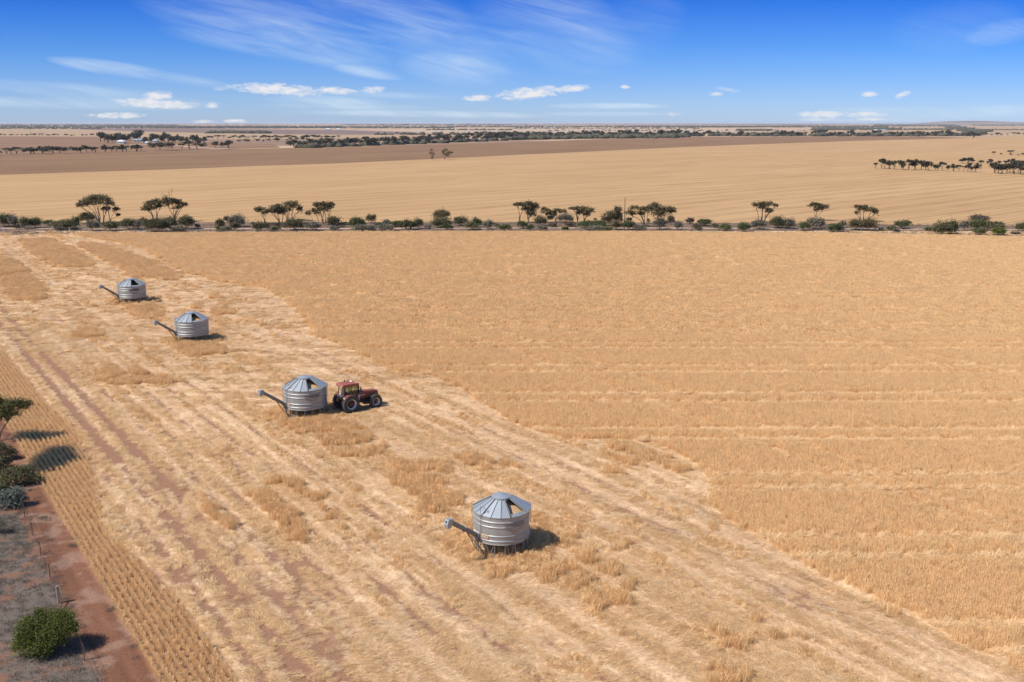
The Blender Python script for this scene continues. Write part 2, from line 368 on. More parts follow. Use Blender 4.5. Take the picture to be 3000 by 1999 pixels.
def paint(X, Y):
    s, t = ST(X, Y)
    P = PAL
    soil = soil_mask(X, Y)
    a1 = fbm(s*.055, t*2.3, 21, 4); a2 = fbm(X*.25, Y*.9, 22, 4); mixn = ss(.4, .6, fbm(X*.03, Y*.03, 23, 2)+.25*ss(150, 100, Y)-.1)
    an = a1*mixn+a2*(1-mixn)
    fine = fbm(X*1.4, Y*1.4, 24, 3)
    lanes = 0
    for tc in (27.2, 29.5, 33, 35.3, 38.5, 40.8, 43.3, 45.6, 49.2, 51.5, 54.2, 56.4):
        lanes = np.maximum(lanes, np.exp(-((t-tc-.3*(fbm(s*.04, s*0+round(tc/5.4), 61, 2)-.5))/.42)**2))
    pale = ss(.46, .66, an*.8+fine*.2+.10*lanes+.07*ss(44, 54, t)*ss(62, 58, t)+.03)
    gold = ss(.50, .68, fbm(X*.12, Y*.2, 26, 4)*.7+fine*.3)
    C = P['straw'][None, :]*(1-pale[:, None])+P['pale'][None, :]*pale[:, None]
    C = C*(1-.6*gold[:, None])+P['gold'][None, :]*.6*gold[:, None]
    C = C*(1-soil[:, None])+(P['soil'][None, :])*soil[:, None]
    # stubble rows along the track
    strip = ss(12.2, 12.9, t+.5*(fbm(s*.1, t*0, 41, 2)-.5))*ss(.25, -.15, t-strip_edge(Y)+.35*(fbm(s*.3, t*0, 42, 2)-.5))
    Cs = P['soil'][None, :]*.62*(1-.22)+P['straw'][None, :]*.22
    C = C*(1-strip[:, None])+Cs*strip[:, None]
    # bare red track, then the scrubby ground outside the fence
    red = ss(12.9, 12.3, t+.7*(fbm(s*.1, t*0, 41, 2)-.5))
    rn = fbm(s*.12, t*1.0, 43, 4); rn2 = fbm(X*.8, Y*.8, 44, 4)
    Cr = np.array((.165, .074, .042))[None, :]*(.70+.6*rn[:, None])+np.array((.06, .055, .045))[None, :]*ss(.5, .7, rn2)[:, None]
    C = C*(1-red[:, None])+Cr*red[:, None]
    out = ss(10.0, 9.2, t+1.2*(rn2-.5))
    gr = ss(.34, .54, .5*fbm(X*.3, Y*.3, 45, 4)+.5*fbm(X*1.1, Y*1.1, 46, 3)+.05*ss(9, 5, t))
    Co = np.array((.185, .092, .057))[None, :]*(1-gr[:, None])+P['grey'][None, :]*gr[:, None]
    C = C*(1-out[:, None])+Co*out[:, None]
    return C, soil, strip, red, out
def build_ground():
    # one wide sheet to the horizon
    m, nt, p = mat_new('far_farmland'); N = nt.nodes.new; L = nt.links.new
    tc = N('ShaderNodeTexCoord'); p.inputs['Roughness'].default_value = .95; p.inputs['Specular IOR Level'].default_value = .1
    mp = N('ShaderNodeMapping'); mp.inputs['Scale'].default_value = (.0009, .0005, 1); L(tc.outputs['Object'], mp.inputs[0])
    vo = N('ShaderNodeTexVoronoi'); vo.inputs['Scale'].default_value = 1; vo.distance = 'CHEBYCHEV'; L(mp.outputs[0], vo.inputs['Vector'])
    cr = N('ShaderNodeValToRGB'); e = cr.color_ramp.elements
    e[0].color = (.20, .125, .085, 1); e[1].color = (.42, .285, .17, 1); e[0].position = .2; e[1].position = .75
    k = e.new(.45); k.color = (.36, .235, .14, 1)
    sp = N('ShaderNodeSeparateColor'); L(vo.outputs['Color'], sp.inputs[0]); L(sp.outputs[0], cr.inputs[0])
    nz = N('ShaderNodeTexNoise'); nz.inputs['Scale'].default_value = .004; nz.inputs['Detail'].default_value = 8; L(tc.outputs['Object'], nz.inputs['Vector'])
    r = N('ShaderNodeMapRange'); L(nz.outputs['Fac'], r.inputs['Value']); r.inputs['To Min'].default_value = .6; r.inputs['To Max'].default_value = 1.3
    mx = N('ShaderNodeMix'); mx.data_type = 'RGBA'; mx.blend_type = 'MULTIPLY'; mx.inputs['Factor'].default_value = 1
    L(cr.outputs[0], mx.inputs['A']); L(r.outputs[0], mx.inputs['B']); L(mx.outputs['Result'], p.inputs['Base Color'])
    n = 64; V = [(0, 0, -.45)]; F = []
    rr = [200, 1000, 5000, 15000, 36000]
    for q in rr:
        for j in range(n): V.append((q*math.cos(2*math.pi*j/n), q*math.sin(2*math.pi*j/n), -.45))
    F = [(0, 1+j, 1+(j+1) % n) for j in range(n)]
    for i in range(len(rr)-1):
        for j in range(n): F.append((1+i*n+j, 1+(i+1)*n+j, 1+(i+1)*n+(j+1) % n, 1+i*n+(j+1) % n))
    me = bpy.data.meshes.new('ground'); me.from_pydata(V, [], F); me.materials.append(m)
    tag(link('ground', me), kind='structure')
    # the home paddock, track and fence-side scrub: a finely divided sheet with its soil and straw
    ys = [44.0]
    while ys[-1] < 303: ys.append(ys[-1]*1.0034)
    ys = np.array(ys); nc = 420
    uu = np.linspace(-1, 1, nc)
    Y = np.repeat(ys[:, None], nc, 1); X = uu[None, :]*(Y*.56+10)
    Xf, Yf = X.ravel(), Y.ravel()
    C, soil, strip, red, out = paint(Xf, Yf)
    s, t = ST(Xf, Yf)
    Zh = .10*(fbm(Xf*.12, Yf*.12, 71, 3)-.5)+.10*(1-soil)*fbm(s*.7, t*2.2, 72, 3)*(1-red)*(1-strip)+.03*fbm(Xf*1.5, Yf*1.5, 73, 2)
    Zh += red*(-.05)*np.exp(-((t-11.2)/.35)**2)-red*.05*np.exp(-((t-12.4)/.35)**2)
    nr = len(ys); idx = np.arange(nr*nc).reshape(nr, nc)
    F = np.stack([idx[:-1, :-1].ravel(), idx[:-1, 1:].ravel(), idx[1:, 1:].ravel(), idx[1:, :-1].ravel()], 1)
    m, nt, p = mat_new('straw_and_red_soil'); N = nt.nodes.new; L = nt.links.new
    p.inputs['Roughness'].default_value = .95; p.inputs['Specular IOR Level'].default_value = .12
    at = N('ShaderNodeAttribute'); at.attribute_name = 'tint'; tc = N('ShaderNodeTexCoord')
    n1 = N('ShaderNodeTexNoise'); n1.inputs['Scale'].default_value = 5; n1.inputs['Detail'].default_value = 8; n1.inputs['Roughness'].default_value = .7; L(tc.outputs['Object'], n1.inputs['Vector'])
    r = N('ShaderNodeMapRange'); L(n1.outputs['Fac'], r.inputs['Value']); r.inputs['From Min'].default_value = .3; r.inputs['From Max'].default_value = .7; r.inputs['To Min'].default_value = .72; r.inputs['To Max'].default_value = 1.26
    mx = N('ShaderNodeMix'); mx.data_type = 'RGBA'; mx.blend_type = 'MULTIPLY'; mx.inputs['Factor'].default_value = 1
    L(at.outputs['Color'], mx.inputs['A']); L(r.outputs[0], mx.inputs['B']); L(mx.outputs['Result'], p.inputs['Base Color'])
    b = N('ShaderNodeBump'); b.inputs['Strength'].default_value = .6; b.inputs['Distance'].default_value = .08; L(n1.outputs['Fac'], b.inputs['Height']); L(b.outputs[0], p.inputs['Normal'])
    me = mesh_np('paddock_ground', np.stack([Xf, Yf, Zh], 1), F, m, True, {'tint': ('FLOAT_COLOR', np.concatenate([C, np.ones((len(C), 1))], 1).astype(np.float32))})
    tag(link('paddock_ground', me), kind='structure')
build_ground()

def field_mat(name, c1, c2, ang, period=13.8, depth=.18, streak=.18, blot=.12):
    """tilled or standing field: rows along one bearing, wheel lines every pass"""
    m, nt, p = mat_new(name); N = nt.nodes.new; L = nt.links.new
    p.inputs['Roughness'].default_value = .95; p.inputs['Specular IOR Level'].default_value = .1
    tc = N('ShaderNodeTexCoord'); rot = N('ShaderNodeMapping'); rot.inputs['Rotation'].default_value = (0, 0, -R(ang)); L(tc.outputs['Object'], rot.inputs[0])
    def nz(sx, sy, det=4, rough=.6):
        mp = N('ShaderNodeMapping'); mp.inputs['Scale'].default_value = (sx, sy, 1); L(rot.outputs[0], mp.inputs[0])
        n = N('ShaderNodeTexNoise'); n.inputs['Scale'].default_value = 1; n.inputs['Detail'].default_value = det; n.inputs['Roughness'].default_value = rough
        L(mp.outputs[0], n.inputs['Vector']); return n.outputs['Fac']
    def M(op, a, b=None, c=None, clamp=False):
        n = N('ShaderNodeMath'); n.operation = op; n.use_clamp = clamp
        for i, x in enumerate((a, b, c)):
            if x is None: continue
            if isinstance(x, (int, float)): n.inputs[i].default_value = x
            else: L(x, n.inputs[i])
        return n.outputs[0]
    sx = N('ShaderNodeSeparateXYZ'); L(rot.outputs[0], sx.inputs[0])
    wob = nz(.02, .05, 2)
    y = M('MULTIPLY_ADD', wob, 3.0, sx.outputs['Y'])
    line = None
    for o in (0.0, 3.5):
        fr = M('FRACT', M('MULTIPLY', M('ADD', y, o), 1/period)); dd = M('ABSOLUTE', M('SUBTRACT', fr, .5)); g = M('SUBTRACT', 1.0, M('MULTIPLY', dd, period/1.0), clamp=True)
        line = g if line is None else M('MAXIMUM', line, g)
    br = M('MULTIPLY_ADD', nz(.03, .12, 5), 3.0, -1.05, clamp=True)
    line = M('MULTIPLY', line, br)
    st = nz(.012, .35, 6, .65); bl = nz(.006, .02, 5); fine = nz(.6, 1.6, 3)
    f = M('ADD', M('MULTIPLY', st, .55), M('ADD', M('MULTIPLY', bl, .35), M('MULTIPLY', fine, .1)))
    rg = N('ShaderNodeMapRange'); L(f, rg.inputs['Value']); rg.inputs['From Min'].default_value = .42; rg.inputs['From Max'].default_value = .58
    mx = N('ShaderNodeMix'); mx.data_type = 'RGBA'; L(rg.outputs[0], mx.inputs['Factor']); mx.inputs['A'].default_value = (*c1, 1); mx.inputs['B'].default_value = (*c2, 1)
    k = M('MULTIPLY_ADD', line, -depth*1.6, 1.0)
    m2 = N('ShaderNodeMix'); m2.data_type = 'RGBA'; m2.blend_type = 'MULTIPLY'; m2.inputs['Factor'].default_value = 1; L(mx.outputs['Result'], m2.inputs['A']); L(k, m2.inputs['B'])
    L(m2.outputs['Result'], p.inputs['Base Color'])
    return m
F_WHEAT = field_mat('standing_barley_field', (.365, .217, .100), (.437, .272, .131), 43, depth=.42)
F_BROWN = field_mat('grazed_brown_field', (.178, .099, .050), (.245, .142, .075), 43, depth=.3)
F_BROWN2 = field_mat('reddish_fallow_field', (.178, .10, .056), (.255, .15, .085), 30, depth=.05)
F_TAN = field_mat('far_pale_stubble', (0.312, 0.203, 0.117), (0.374, 0.250, 0.148), 10, depth=.05)
F_MAUVE = field_mat('far_mauve_fallow', (0.164, 0.109, 0.090), (0.203, 0.136, 0.105), 20, depth=.03)
F_PALE = field_mat('far_bleached_stubble', (0.359, 0.254, 0.172), (0.421, 0.304, 0.211), 10, depth=.03)
F_VERGE = field_mat('roadside_soil', (.13, .085, .06), (.22, .14, .09), 0, depth=0)
M_SAND = pm('pale_sand_road', (.40, .27, .18), .95, noise=((.3, .12, (1, 1, 1)), (2.5, .08, (1, 1, 1))))
M_REDDIRT = pm('red_dirt', (.20, .092, .06), .95, noise=((.15, .15, (1, 3, 1)), (2.5, .12, (1, 1, 1))))
def sheet(name, pts, m, z):
    V = [(*G(x, y)[:2], z) for x, y in pts]
    me = bpy.data.meshes.new(name); me.from_pydata(V, [], [tuple(range(len(V)))]); me.update()
    if me.polygons[0].normal.z < 0: me.flip_normals()
    me.materials.append(m); return tag(link(name, me), kind='structure')
sheet('roadside_verge', [(-400,690),(200,691),(1500,686),(3000,701),(3600,706),(3600,664),(3000,662),(2200,653),(1500,650),(800,650),(0,651),(-400,652)], F_VERGE, -.06)
sheet('sand_road', [(-400,667),(300,672.5),(900,671.5),(1700,669),(2400,671.5),(3000,675),(3600,679),(3600,676),(3000,672),(2400,668.6),(1700,666.2),(900,668.6),(300,669.8),(-400,664)], M_SAND, -.02)
sheet('farm_track', [(-300,676),(80,677),(150,685),(110,687),(40,690),(-300,703)], M_REDDIRT, .12)
sheet('barley_field', [(-500,653),(0,651.5),(800,650.5),(1500,650.5),(2200,653.5),(3000,662.5),(3700,668),(4200,500),(3400,392),(3000,399.5),(2850,404.5),(2500,413),(2000,431),(1500,455),(1000,478),(500,496),(0,512),(-500,530)], F_WHEAT, -.12)
sheet('brown_field', [(-500,531),(0,512.3),(500,496.3),(1000,478.3),(1500,455.3),(2000,431.3),(2500,413.2),(2850,404.6),(2700,400),(2500,399.5),(2000,401),(1750,408),(1500,418),(1000,430),(500,442),(0,455),(-500,470)], F_BROWN, -.14)
sheet('fallow_field', [(-500,469),(0,454.5),(300,448.5),(640,436.5),(820,432),(800,421),(640,418),(460,412),(300,401.5),(0,400.5),(-500,402)], F_BROWN2, -.16)
sheet('stubble_field', [(-500,400.5),(0,400),(300,401),(460,409),(700,409),(1050,406),(1550,397.5),(1300,394),(1000,395),(700,391.5),(480,387.5),(330,383),(200,378.5),(0,376.5),(-500,376)], F_TAN, -.18)
sheet('grazing_field', [(200,378),(330,382.6),(480,387),(700,391),(1000,394.5),(1280,393.5),(1200,387),(1000,381),(700,378.5),(450,376),(250,376)], F_MAUVE, -.20)
sheet('bleached_field', [(1020,382),(1250,388),(1500,392),(1900,389),(2300,383.5),(2500,378.5),(2100,378),(1700,376),(1300,376.5)], F_PALE, -.21)
sheet('hazy_field', [(2050,384),(2150,390),(2650,389),(3000,392),(3600,396),(3600,372),(3000,371),(2850,368),(2640,372),(2400,377)], F_TAN, -.22)

# ------------------------------------------------------------------ foliage
def quads(rng, P, size, up=.5, aspect=.55):
    """leaf-sized faces at points P with random turn"""
    n = len(P); nr = rng.normal(size=(n, 3)); nr[:, 2] = np.abs(nr[:, 2])+up; nr /= np.linalg.norm(nr, axis=1)[:, None]
    a = np.cross(nr, rng.normal(size=(n, 3))); a /= np.linalg.norm(a, axis=1)[:, None]+1e-9; b = np.cross(nr, a)
    sz = (size*(.6+.8*rng.random(n)))[:, None]
    a = a*sz; b = b*sz*aspect
    V = np.stack([P-a, P-b*.9, P+a, P+b*.9], 1).reshape(-1, 3)
    F = np.arange(4*n).reshape(n, 4); return V, F
def leaf_tint(rng, n, base, var=.25, alt=None):
    base = np.asarray(base); k = 1+var*(rng.random((n, 1))*2-1)
    C = base[None, :]*k
    if alt is not None:
        w = (rng.random((n, 1)) < .3); C = np.where(w, np.asarray(alt)[None, :]*k, C)
    C = np.repeat(C, 4, 0); return np.concatenate([C, np.ones((len(C), 1))], 1).astype(np.float32)
LEAFC = {'mallee': ((.115, .092, .036), (.145, .108, .052)), 'green': ((.088, .10, .032), (.11, .115, .042)), 'dgreen': ((.100, .092, .038), (.125, .105, .052)), 'grey': ((.155, .135, .095), (.20, .165, .12)),
         'brown': ((.10, .075, .05), (.13, .09, .06)), 'bright': ((.082, .098, .014), (.12, .12, .02)), 'olive': ((.10, .098, .028), (.125, .105, .03)), 'silver': ((.13, .145, .115), (.17, .18, .14))}
def clump_points(rng, c, rad, n, k):
    """points in clumps through an ellipsoid, denser towards its skin and top"""
    u = rng.normal(size=(k, 3)); u /= np.linalg.norm(u, axis=1)[:, None]; u[:, 2] = np.where(u[:, 2] < -.45, -u[:, 2], u[:, 2])
    cc = u*(.45+.5*rng.random((k, 1)))
    i = rng.integers(0, k, n); p = cc[i]+rng.normal(size=(n, 3))*(.24+.0*rng.random((n, 1)))
    return np.asarray(c)[None, :]+p*np.asarray(rad)[None, :]
def foliage(name, parent, blobs, leaf, dens, col, seed, mat=None):
    rng = np.random.default_rng(seed); Vs = []; n0 = 0
    for (c, rad) in blobs:
        area = 4*math.pi*((rad[0]*rad[1])**1.6+(rad[0]*rad[2])**1.6+(rad[1]*rad[2])**1.6)**(1/1.6)/3**(1/1.6)
        n = max(24, int(dens*area/(leaf*leaf))); k = max(6, int(6+area*.8/(leaf*leaf*16)))
        Vs.append(clump_points(rng, c, rad, n, k))
    P = np.concatenate(Vs); P[:, 2] = np.maximum(P[:, 2], .03)
    V, F = quads(rng, P, leaf)
    C = leaf_tint(rng, len(P), LEAFC[col][0], .3, LEAFC[col][1])
    me = mesh_np(name, V, F, mat or M_LEAF, False, {'tint': ('FLOAT_COLOR', C)})
    return link(name, me, parent)
def limb(mb, rng, a, b, r0, r1, sag=.12, n=5):
    a, b = Vector(a), Vector(b); L = (b-a).length; pts = []; rad = []
    off = Vector((rng.normal(), rng.normal(), 0))*sag*L
    for i in range(n+1):
        q = i/n; p = a.lerp(b, q); p.z = a.z+(b.z-a.z)*(q**.85)
        pts.append(p+off*math.sin(q*math.pi)*.5); rad.append(r0+(r1-r0)*q)
    mb.tube(pts, rad, 5, True)
def px_tree(name, label, base, blobs, stems=1, leaf=.27, dens=1.15, col='mallee', seed=1, cat='tree', group=None, extra_bases=(), dead=(), org=(0, 540, 3.9217), depthk=.9, rt=.17):
    """tree at a point of the photograph; blobs give its crown outline, depth comes from its own spread"""
    x0, y0, sc = org
    conv = lambda q: (x0+q[0]/sc, y0+q[1]/sc)
    bx, by = conv(base); g = G(bx, by); mpp = (g.y*math.cos(PITCH)+CAM_H*math.sin(PITCH))/FPX
    rng = np.random.default_rng(seed*97+5)
    root = empty(name, g, 0, label, cat, group)
    bl = []
    for b in blobs:
        cx, cy = conv(b); rx, ry = b[2]/sc*mpp*1.18, b[3]/sc*mpp*1.22
        dyv = rng.normal()*rx*.7*depthk
        h = (by-cy)*mpp/math.cos(PITCH)
        bl.append((np.array(((cx-bx)*mpp, dyv, max(h-dyv*.10, ry*.6))), (rx*1.0, rx*.95, ry*1.02)))
    foliage('crown', root, bl, leaf, dens, col, seed)
    mb = MB()
    bases = [Vector((0, 0, -.1))]+[Vector(((conv(e)[0]-bx)*mpp, rng.normal()*.3, -.1)) for e in extra_bases]
    for (c, rad) in bl:
        tgt = Vector(c)-Vector((0, 0, rad[2]*.35))
        b0 = min(bases, key=lambda q: abs(q.x-tgt.x))
        fork = b0.lerp(Vector((tgt.x*.6+b0.x*.4, tgt.y, tgt.z)), .28+.2*rng.random()); fork.x = b0.x+(tgt.x-b0.x)*.22
        limb(mb, rng, b0+Vector((rng.normal()*.08, rng.normal()*.08, 0)), fork, rt, rt*.7, .08, 3)
        limb(mb, rng, fork, tgt, rt*.66, rt*.3, .10, 4)
        for q in range(3):
            e = tgt+Vector((rng.normal()*rad[0]*.6, rng.normal()*rad[1]*.6, rad[2]*.5*rng.random())); limb(mb, rng, fork.lerp(tgt, .5+.4*rng.random()), e, rt*.33, rt*.14, .12, 3)
    for (dxp, dyp) in dead:
        c = conv((dxp, dyp)); tgt = Vector(((c[0]-bx)*mpp, rng.normal()*.3, (by-c[1])*mpp)); b0 = Vector((tgt.x*.5, 0, tgt.z*.5))
        limb(mb, rng, b0, tgt, rt*.5, rt*.16, .08, 4)
        for q in range(3): limb(mb, rng, b0.lerp(tgt, .5+.4*rng.random()), tgt+Vector((rng.normal()*.5, rng.normal()*.4, rng.normal()*.5)), rt*.2, rt*.08, .1, 2)
    mb.build('trunk', M_BARK, root)
    return root
def px_shrub(label, b, col, seed, org=(0, 540, 3.9217), leaf=.19, group=None, name='shrub', dens=1.5):
    x0, y0, sc = org; px, py, rx, ry = x0+b[0]/sc, y0+b[1]/sc, b[2]/sc, b[3]/sc
    g = G(px, py+ry*.92); rx *= 1.12; ry *= 1.15; mpp = (g.y*math.cos(PITCH)+CAM_H*math.sin(PITCH))/FPX
    rx *= mpp; ry *= mpp
    root = empty(name, g, 0, label, 'shrub', group); rng = np.random.default_rng(seed*31+3)
    bl = [(np.array((0, 0, ry*.9)), (rx*.98, rx*.85, ry*1.0))]
    for q in range(3+int(rx*1.3)):
        a = rng.random()*6.28; k = .35+.35*rng.random()
        bl.append((np.array((math.cos(a)*rx*k, math.sin(a)*rx*k*.9, ry*(.7+.6*rng.random()))), (rx*.5, rx*.5, ry*.52)))
    foliage('foliage', root, bl, leaf, dens*.55, col, seed)
    mb = MB()
    for q in range(5):
        a = rng.random()*6.28; limb(mb, rng, (0, 0, -.05), (math.cos(a)*rx*.6, math.sin(a)*rx*.6, ry*1.2), .045, .015, .1, 3)
    mb.build('stem', M_BARK, root)
    return root
GT = 'umbrella crowned trees along the far roadside'
ROW = []          # (photo x, phrase) used to word the shrubs
def row_tree(org, base, blobs, label, seed, phrase, **kw):
    ROW.append((org+base[0]/3.9217, phrase))
    return px_tree('mallee_tree', label, base, blobs, org=(org, 540, 3.9217), seed=seed, group=GT, **kw)
row_tree(0, (1185,450), [(1060,190,75,42),(1130,168,80,34),(1205,190,60,36),(955,250,40,28),(1010,225,55,32),(1265,235,50,38),(1130,222,90,30),(1215,285,45,24)],
         'wide domed gum tree with open forked trunks just left of the leaning wooden pole', 1, 'the wide domed gum tree', extra_bases=((1155,440),))
row_tree(0, (1255,440), [(1345,298,38,27),(1366,358,24,17)], 'thin leaning sapling with two small leaf tufts right of the leaning wooden pole', 2, 'the thin leaning sapling', rt=.09)
row_tree(0, (1800,430), [(1740,285,68,28),(1780,240,62,36),(1832,215,55,30),(1700,297,28,18),(1850,262,45,20)], 'low spreading gum tree leaning against the tree with bare dead top branches', 3, 'the low spreading gum tree', extra_bases=((1770,425),))
row_tree(0, (2010,430), [(1930,215,66,40),(2000,212,60,34),(2060,222,50,30),(2110,240,34,25),(2088,272,35,16),(2040,277,35,14)], 'flat topped gum tree with bare dead branches sticking out above its crown', 4, 'the dead topped gum tree',
         dead=((2000,60),(1890,105),(1925,120),(1965,75)))
row_tree(600, (695,450), [(655,300,66,27),(712,332,38,24),(620,305,30,14)], 'small slender gum tree with a single straight trunk and flat crown', 5, 'the small slender gum tree', rt=.11)
row_tree(600, (890,450), [(760,318,50,25),(840,290,74,40),(800,312,60,28),(890,330,55,28)], 'fan stemmed gum tree with a crown leaning left beside the taller dome', 6, 'the fan stemmed gum tree', extra_bases=((870,445),))
row_tree(600, (1000,420), [(960,245,66,34),(1030,250,60,38),(1090,292,38,34),(955,302,45,28),(905,290,40,24)], 'tall many stemmed gum tree with a smooth domed crown above a dark round shrub', 7, 'the tall many stemmed gum tree', extra_bases=((950,420),))
row_tree(600, (1252,440), [(1190,335,32,27)], 'tiny crooked gum sapling with one round tuft left of the fan shaped tree', 8, 'the tiny crooked sapling', rt=.08)
row_tree(600, (1310,440), [(1258,312,38,25),(1285,342,30,24)], 'slim gum tree with a narrow crown tucked against the fan shaped tree', 9, 'the slim gum tree', rt=.09)
row_tree(600, (1390,470), [(1290,250,48,30),(1350,245,55,28),(1410,270,48,38),(1465,255,38,30),(1380,300,55,26),(1330,290,40,22)], 'fan shaped gum tree with a flat crown and many upright bare stems', 10, 'the fan shaped gum tree', extra_bases=((1360,460),(1420,465)))
row_tree(1200, (1360,440), [(1240,240,40,18),(1300,240,50,22),(1370,245,60,30),(1440,265,48,36),(1330,290,44,28),(1400,310,50,38),(1390,352,55,28)], 'tall ragged gum tree at the left end of the middle clump', 11, 'the tall ragged gum tree', extra_bases=((1265,435),))
row_tree(1200, (1440,440), [(1560,310,44,28),(1530,290,30,18),(1600,350,34,28),(1622,395,38,25)], 'small straggly gum tree leaning right out of the tall ragged tree', 12, 'the straggly leaning gum tree', rt=.1)
row_tree(1200, (1680,430), [(1640,328,44,25),(1690,310,40,20),(1750,328,44,28),(1655,352,28,15)], 'thin crowned gum tree with see through branches behind a dark domed bush', 13, 'the thin crowned gum tree', rt=.11)
row_tree(1200, (2010,430), [(1870,285,45,15),(1922,285,40,18),(1980,300,58,34),(2060,310,54,30),(2040,350,40,24),(1960,332,40,20)], 'wind swept gum tree with its crown stretched out to the left', 14, 'the wind swept gum tree', extra_bases=((1930,430),))
row_tree(1200, (2345,475), [(2290,370,72,45),(2268,420,58,40),(2370,350,50,45),(2395,300,40,30),(2400,400,50,50)], 'dense dark gum tree with low hanging crown left of the thin upright pole', 15, 'the dense dark gum tree', extra_bases=((2380,470),))
row_tree(1800, (350,485), [(180,340,56,30),(222,288,50,28),(320,310,60,35),(390,290,50,30),(300,345,40,22)], 'spreading gum tree with crooked low limbs right of the thin upright pole', 16, 'the crooked limbed gum tree', extra_bases=((370,480),))
row_tree(1800, (545,430), [(450,270,66,38),(480,342,68,46),(530,320,50,38),(602,300,60,38),(650,312,44,34)], 'broad gum tree with the fullest crown of the clump right of the pole', 17, 'the broad full crowned gum tree', extra_bases=((500,440),))
row_tree(1800, (1690,440), [(1620,245,50,24),(1692,240,60,24),(1780,240,48,25),(1842,252,30,20),(1755,312,40,24),(1802,310,30,20),(1680,275,50,18)], 'vase shaped gum tree standing alone above small grey bushes right of the pole', 18, 'the lone vase shaped gum tree', extra_bases=((1660,440),(1720,440)))
row_tree(1800, (2310,415), [(2285,250,50,27),(2340,265,50,30),(2400,275,50,28),(2320,300,30,16)], 'slender gum tree with a small crown and leafless twigs on its left', 19, 'the twiggy slender gum tree', rt=.12)
row_tree(2400, (510,425), [(440,270,45,25),(512,285,55,28),(582,302,60,30),(642,328,36,34),(415,335,25,22)], 'umbrella gum tree with slanting flat crown above a wide dark bush at right', 20, 'the slanting umbrella gum tree', extra_bases=((480,425),(550,425)))
SHR = [(0, [(60,425,110,65,'green'),(165,440,60,65,'grey'),(290,455,60,60,'dgreen'),(410,450,72,55,'green'),(555,445,48,30,'green'),(620,472,40,36,'dgreen'),(760,470,110,50,'dgreen'),(870,450,48,62,'green'),
            (1000,400,80,56,'mallee'),(1080,480,70,58,'grey'),(1270,490,80,50,'dgreen'),(1345,460,50,18,'brown'),(1480,465,80,55,'dgreen'),(1590,470,60,50,'grey'),(1650,440,50,45,'dgreen'),(1800,485,130,72,'dgreen'),(1960,450,80,60,'dgreen'),
            (2150,450,80,70,'dgreen'),(2060,522,80,28,'grey'),(2275,485,36,24,'grey'),(190,490,40,25,'dgreen'),(860,510,35,20,'grey'),(700,510,60,20,'grey')]),
       (600, [(180,470,52,58,'dgreen'),(258,410,34,34,'grey'),(380,430,88,60,'grey'),(160,512,42,24,'bright'),(250,515,60,28,'grey'),(340,490,60,45,'dgreen'),(550,445,20,14,'grey'),(655,500,90,52,'dgreen'),(822,515,48,25,'bright'),(920,480,38,24,'grey'),
              (1040,470,102,60,'dgreen'),(1230,490,90,44,'grey'),(1475,440,80,56,'mallee'),(1500,510,60,20,'grey'),(1745,460,88,60,'green'),(1912,405,55,44,'mallee'),(1810,505,90,35,'grey'),(1930,505,60,26,'grey'),(2070,505,90,36,'grey'),(2012,470,50,25,'green'),
              (2088,440,44,28,'grey'),(2200,460,80,30,'green'),(2312,470,70,50,'dgreen'),(840,468,60,16,'brown'),(1600,455,50,14,'brown')]),
       (1200, [(20,480,50,44,'green'),(92,460,62,54,'dgreen'),(225,490,44,24,'grey'),(365,375,86,62,'mallee'),(360,452,110,48,'dgreen'),(432,495,56,25,'bright'),(600,430,75,50,'dgreen'),(765,450,58,50,'green'),(700,485,75,40,'dgreen'),(900,470,58,48,'grey'),
               (1000,480,28,25,'dgreen'),(1100,505,70,38,'green'),(1300,470,60,40,'green'),(1390,500,44,28,'green'),(1520,505,60,28,'grey'),(1500,430,68,50,'mallee'),(1790,400,80,48,'grey'),(1790,515,40,22,'bright'),(2030,470,90,38,'green'),
               (2150,470,100,40,'green'),(2130,510,80,28,'grey'),(2280,520,60,24,'green'),(2050,525,30,15,'grey'),(2136,405,20,14,'mallee'),(1840,465,60,22,'brown'),(1640,470,50,16,'brown')]),
       (1800, [(20,480,60,45,'mallee'),(160,480,80,45,'green'),(290,505,70,28,'grey'),(512,465,75,60,'grey'),(642,420,44,50,'brown'),(730,480,50,40,'grey'),(865,425,45,34,'brown'),(940,487,55,28,'brown'),(1035,447,76,34,'green'),(1150,480,40,24,'dgreen'),
               (980,522,30,20,'green'),(1265,505,68,38,'green'),(1485,500,75,48,'green'),(1660,470,78,50,'grey'),(1880,450,96,58,'dgreen'),(2005,462,68,50,'grey'),(2170,490,70,44,'green'),(2300,460,88,58,'grey'),(392,425,18,24,'mallee'),(165,410,34,24,'mallee'),(1160,465,18,16,'grey')]),
       (2400, [(12,450,38,48,'dgreen'),(172,510,76,45,'green'),(268,465,45,38,'grey'),(420,470,78,55,'mallee'),(565,472,98,64,'mallee'),(250,520,40,34,'grey'),(958,470,84,42,'green'),(1040,445,20,18,'green'),(820,510,55,24,'green'),(880,537,48,20,'grey'),
               (1250,520,44,22,'green'),(1400,520,95,70,'dgreen'),(1510,510,88,75,'green'),(1660,482,55,50,'grey'),(1830,412,100,45,'brown'),(1820,472,95,50,'green'),(1960,455,40,24,'green'),(2060,460,54,28,'green'),(1835,550,78,36,'green'),(2065,550,70,44,'bright'),
               (2010,500,88,40,'dgreen'),(2330,500,74,45,'green'),(2440,470,60,40,'dgreen'),(720,520,40,18,'grey'),(2250,560,50,16,'grey')])]
WORD = {'green': 'mid green', 'dgreen': 'dark green', 'grey': 'ash grey', 'mallee': 'dark olive', 'brown': 'dull brown', 'bright': 'bright green'}
POLES = [(325, 'the leaning wooden pole'), (1829, 'the thin upright pole')]
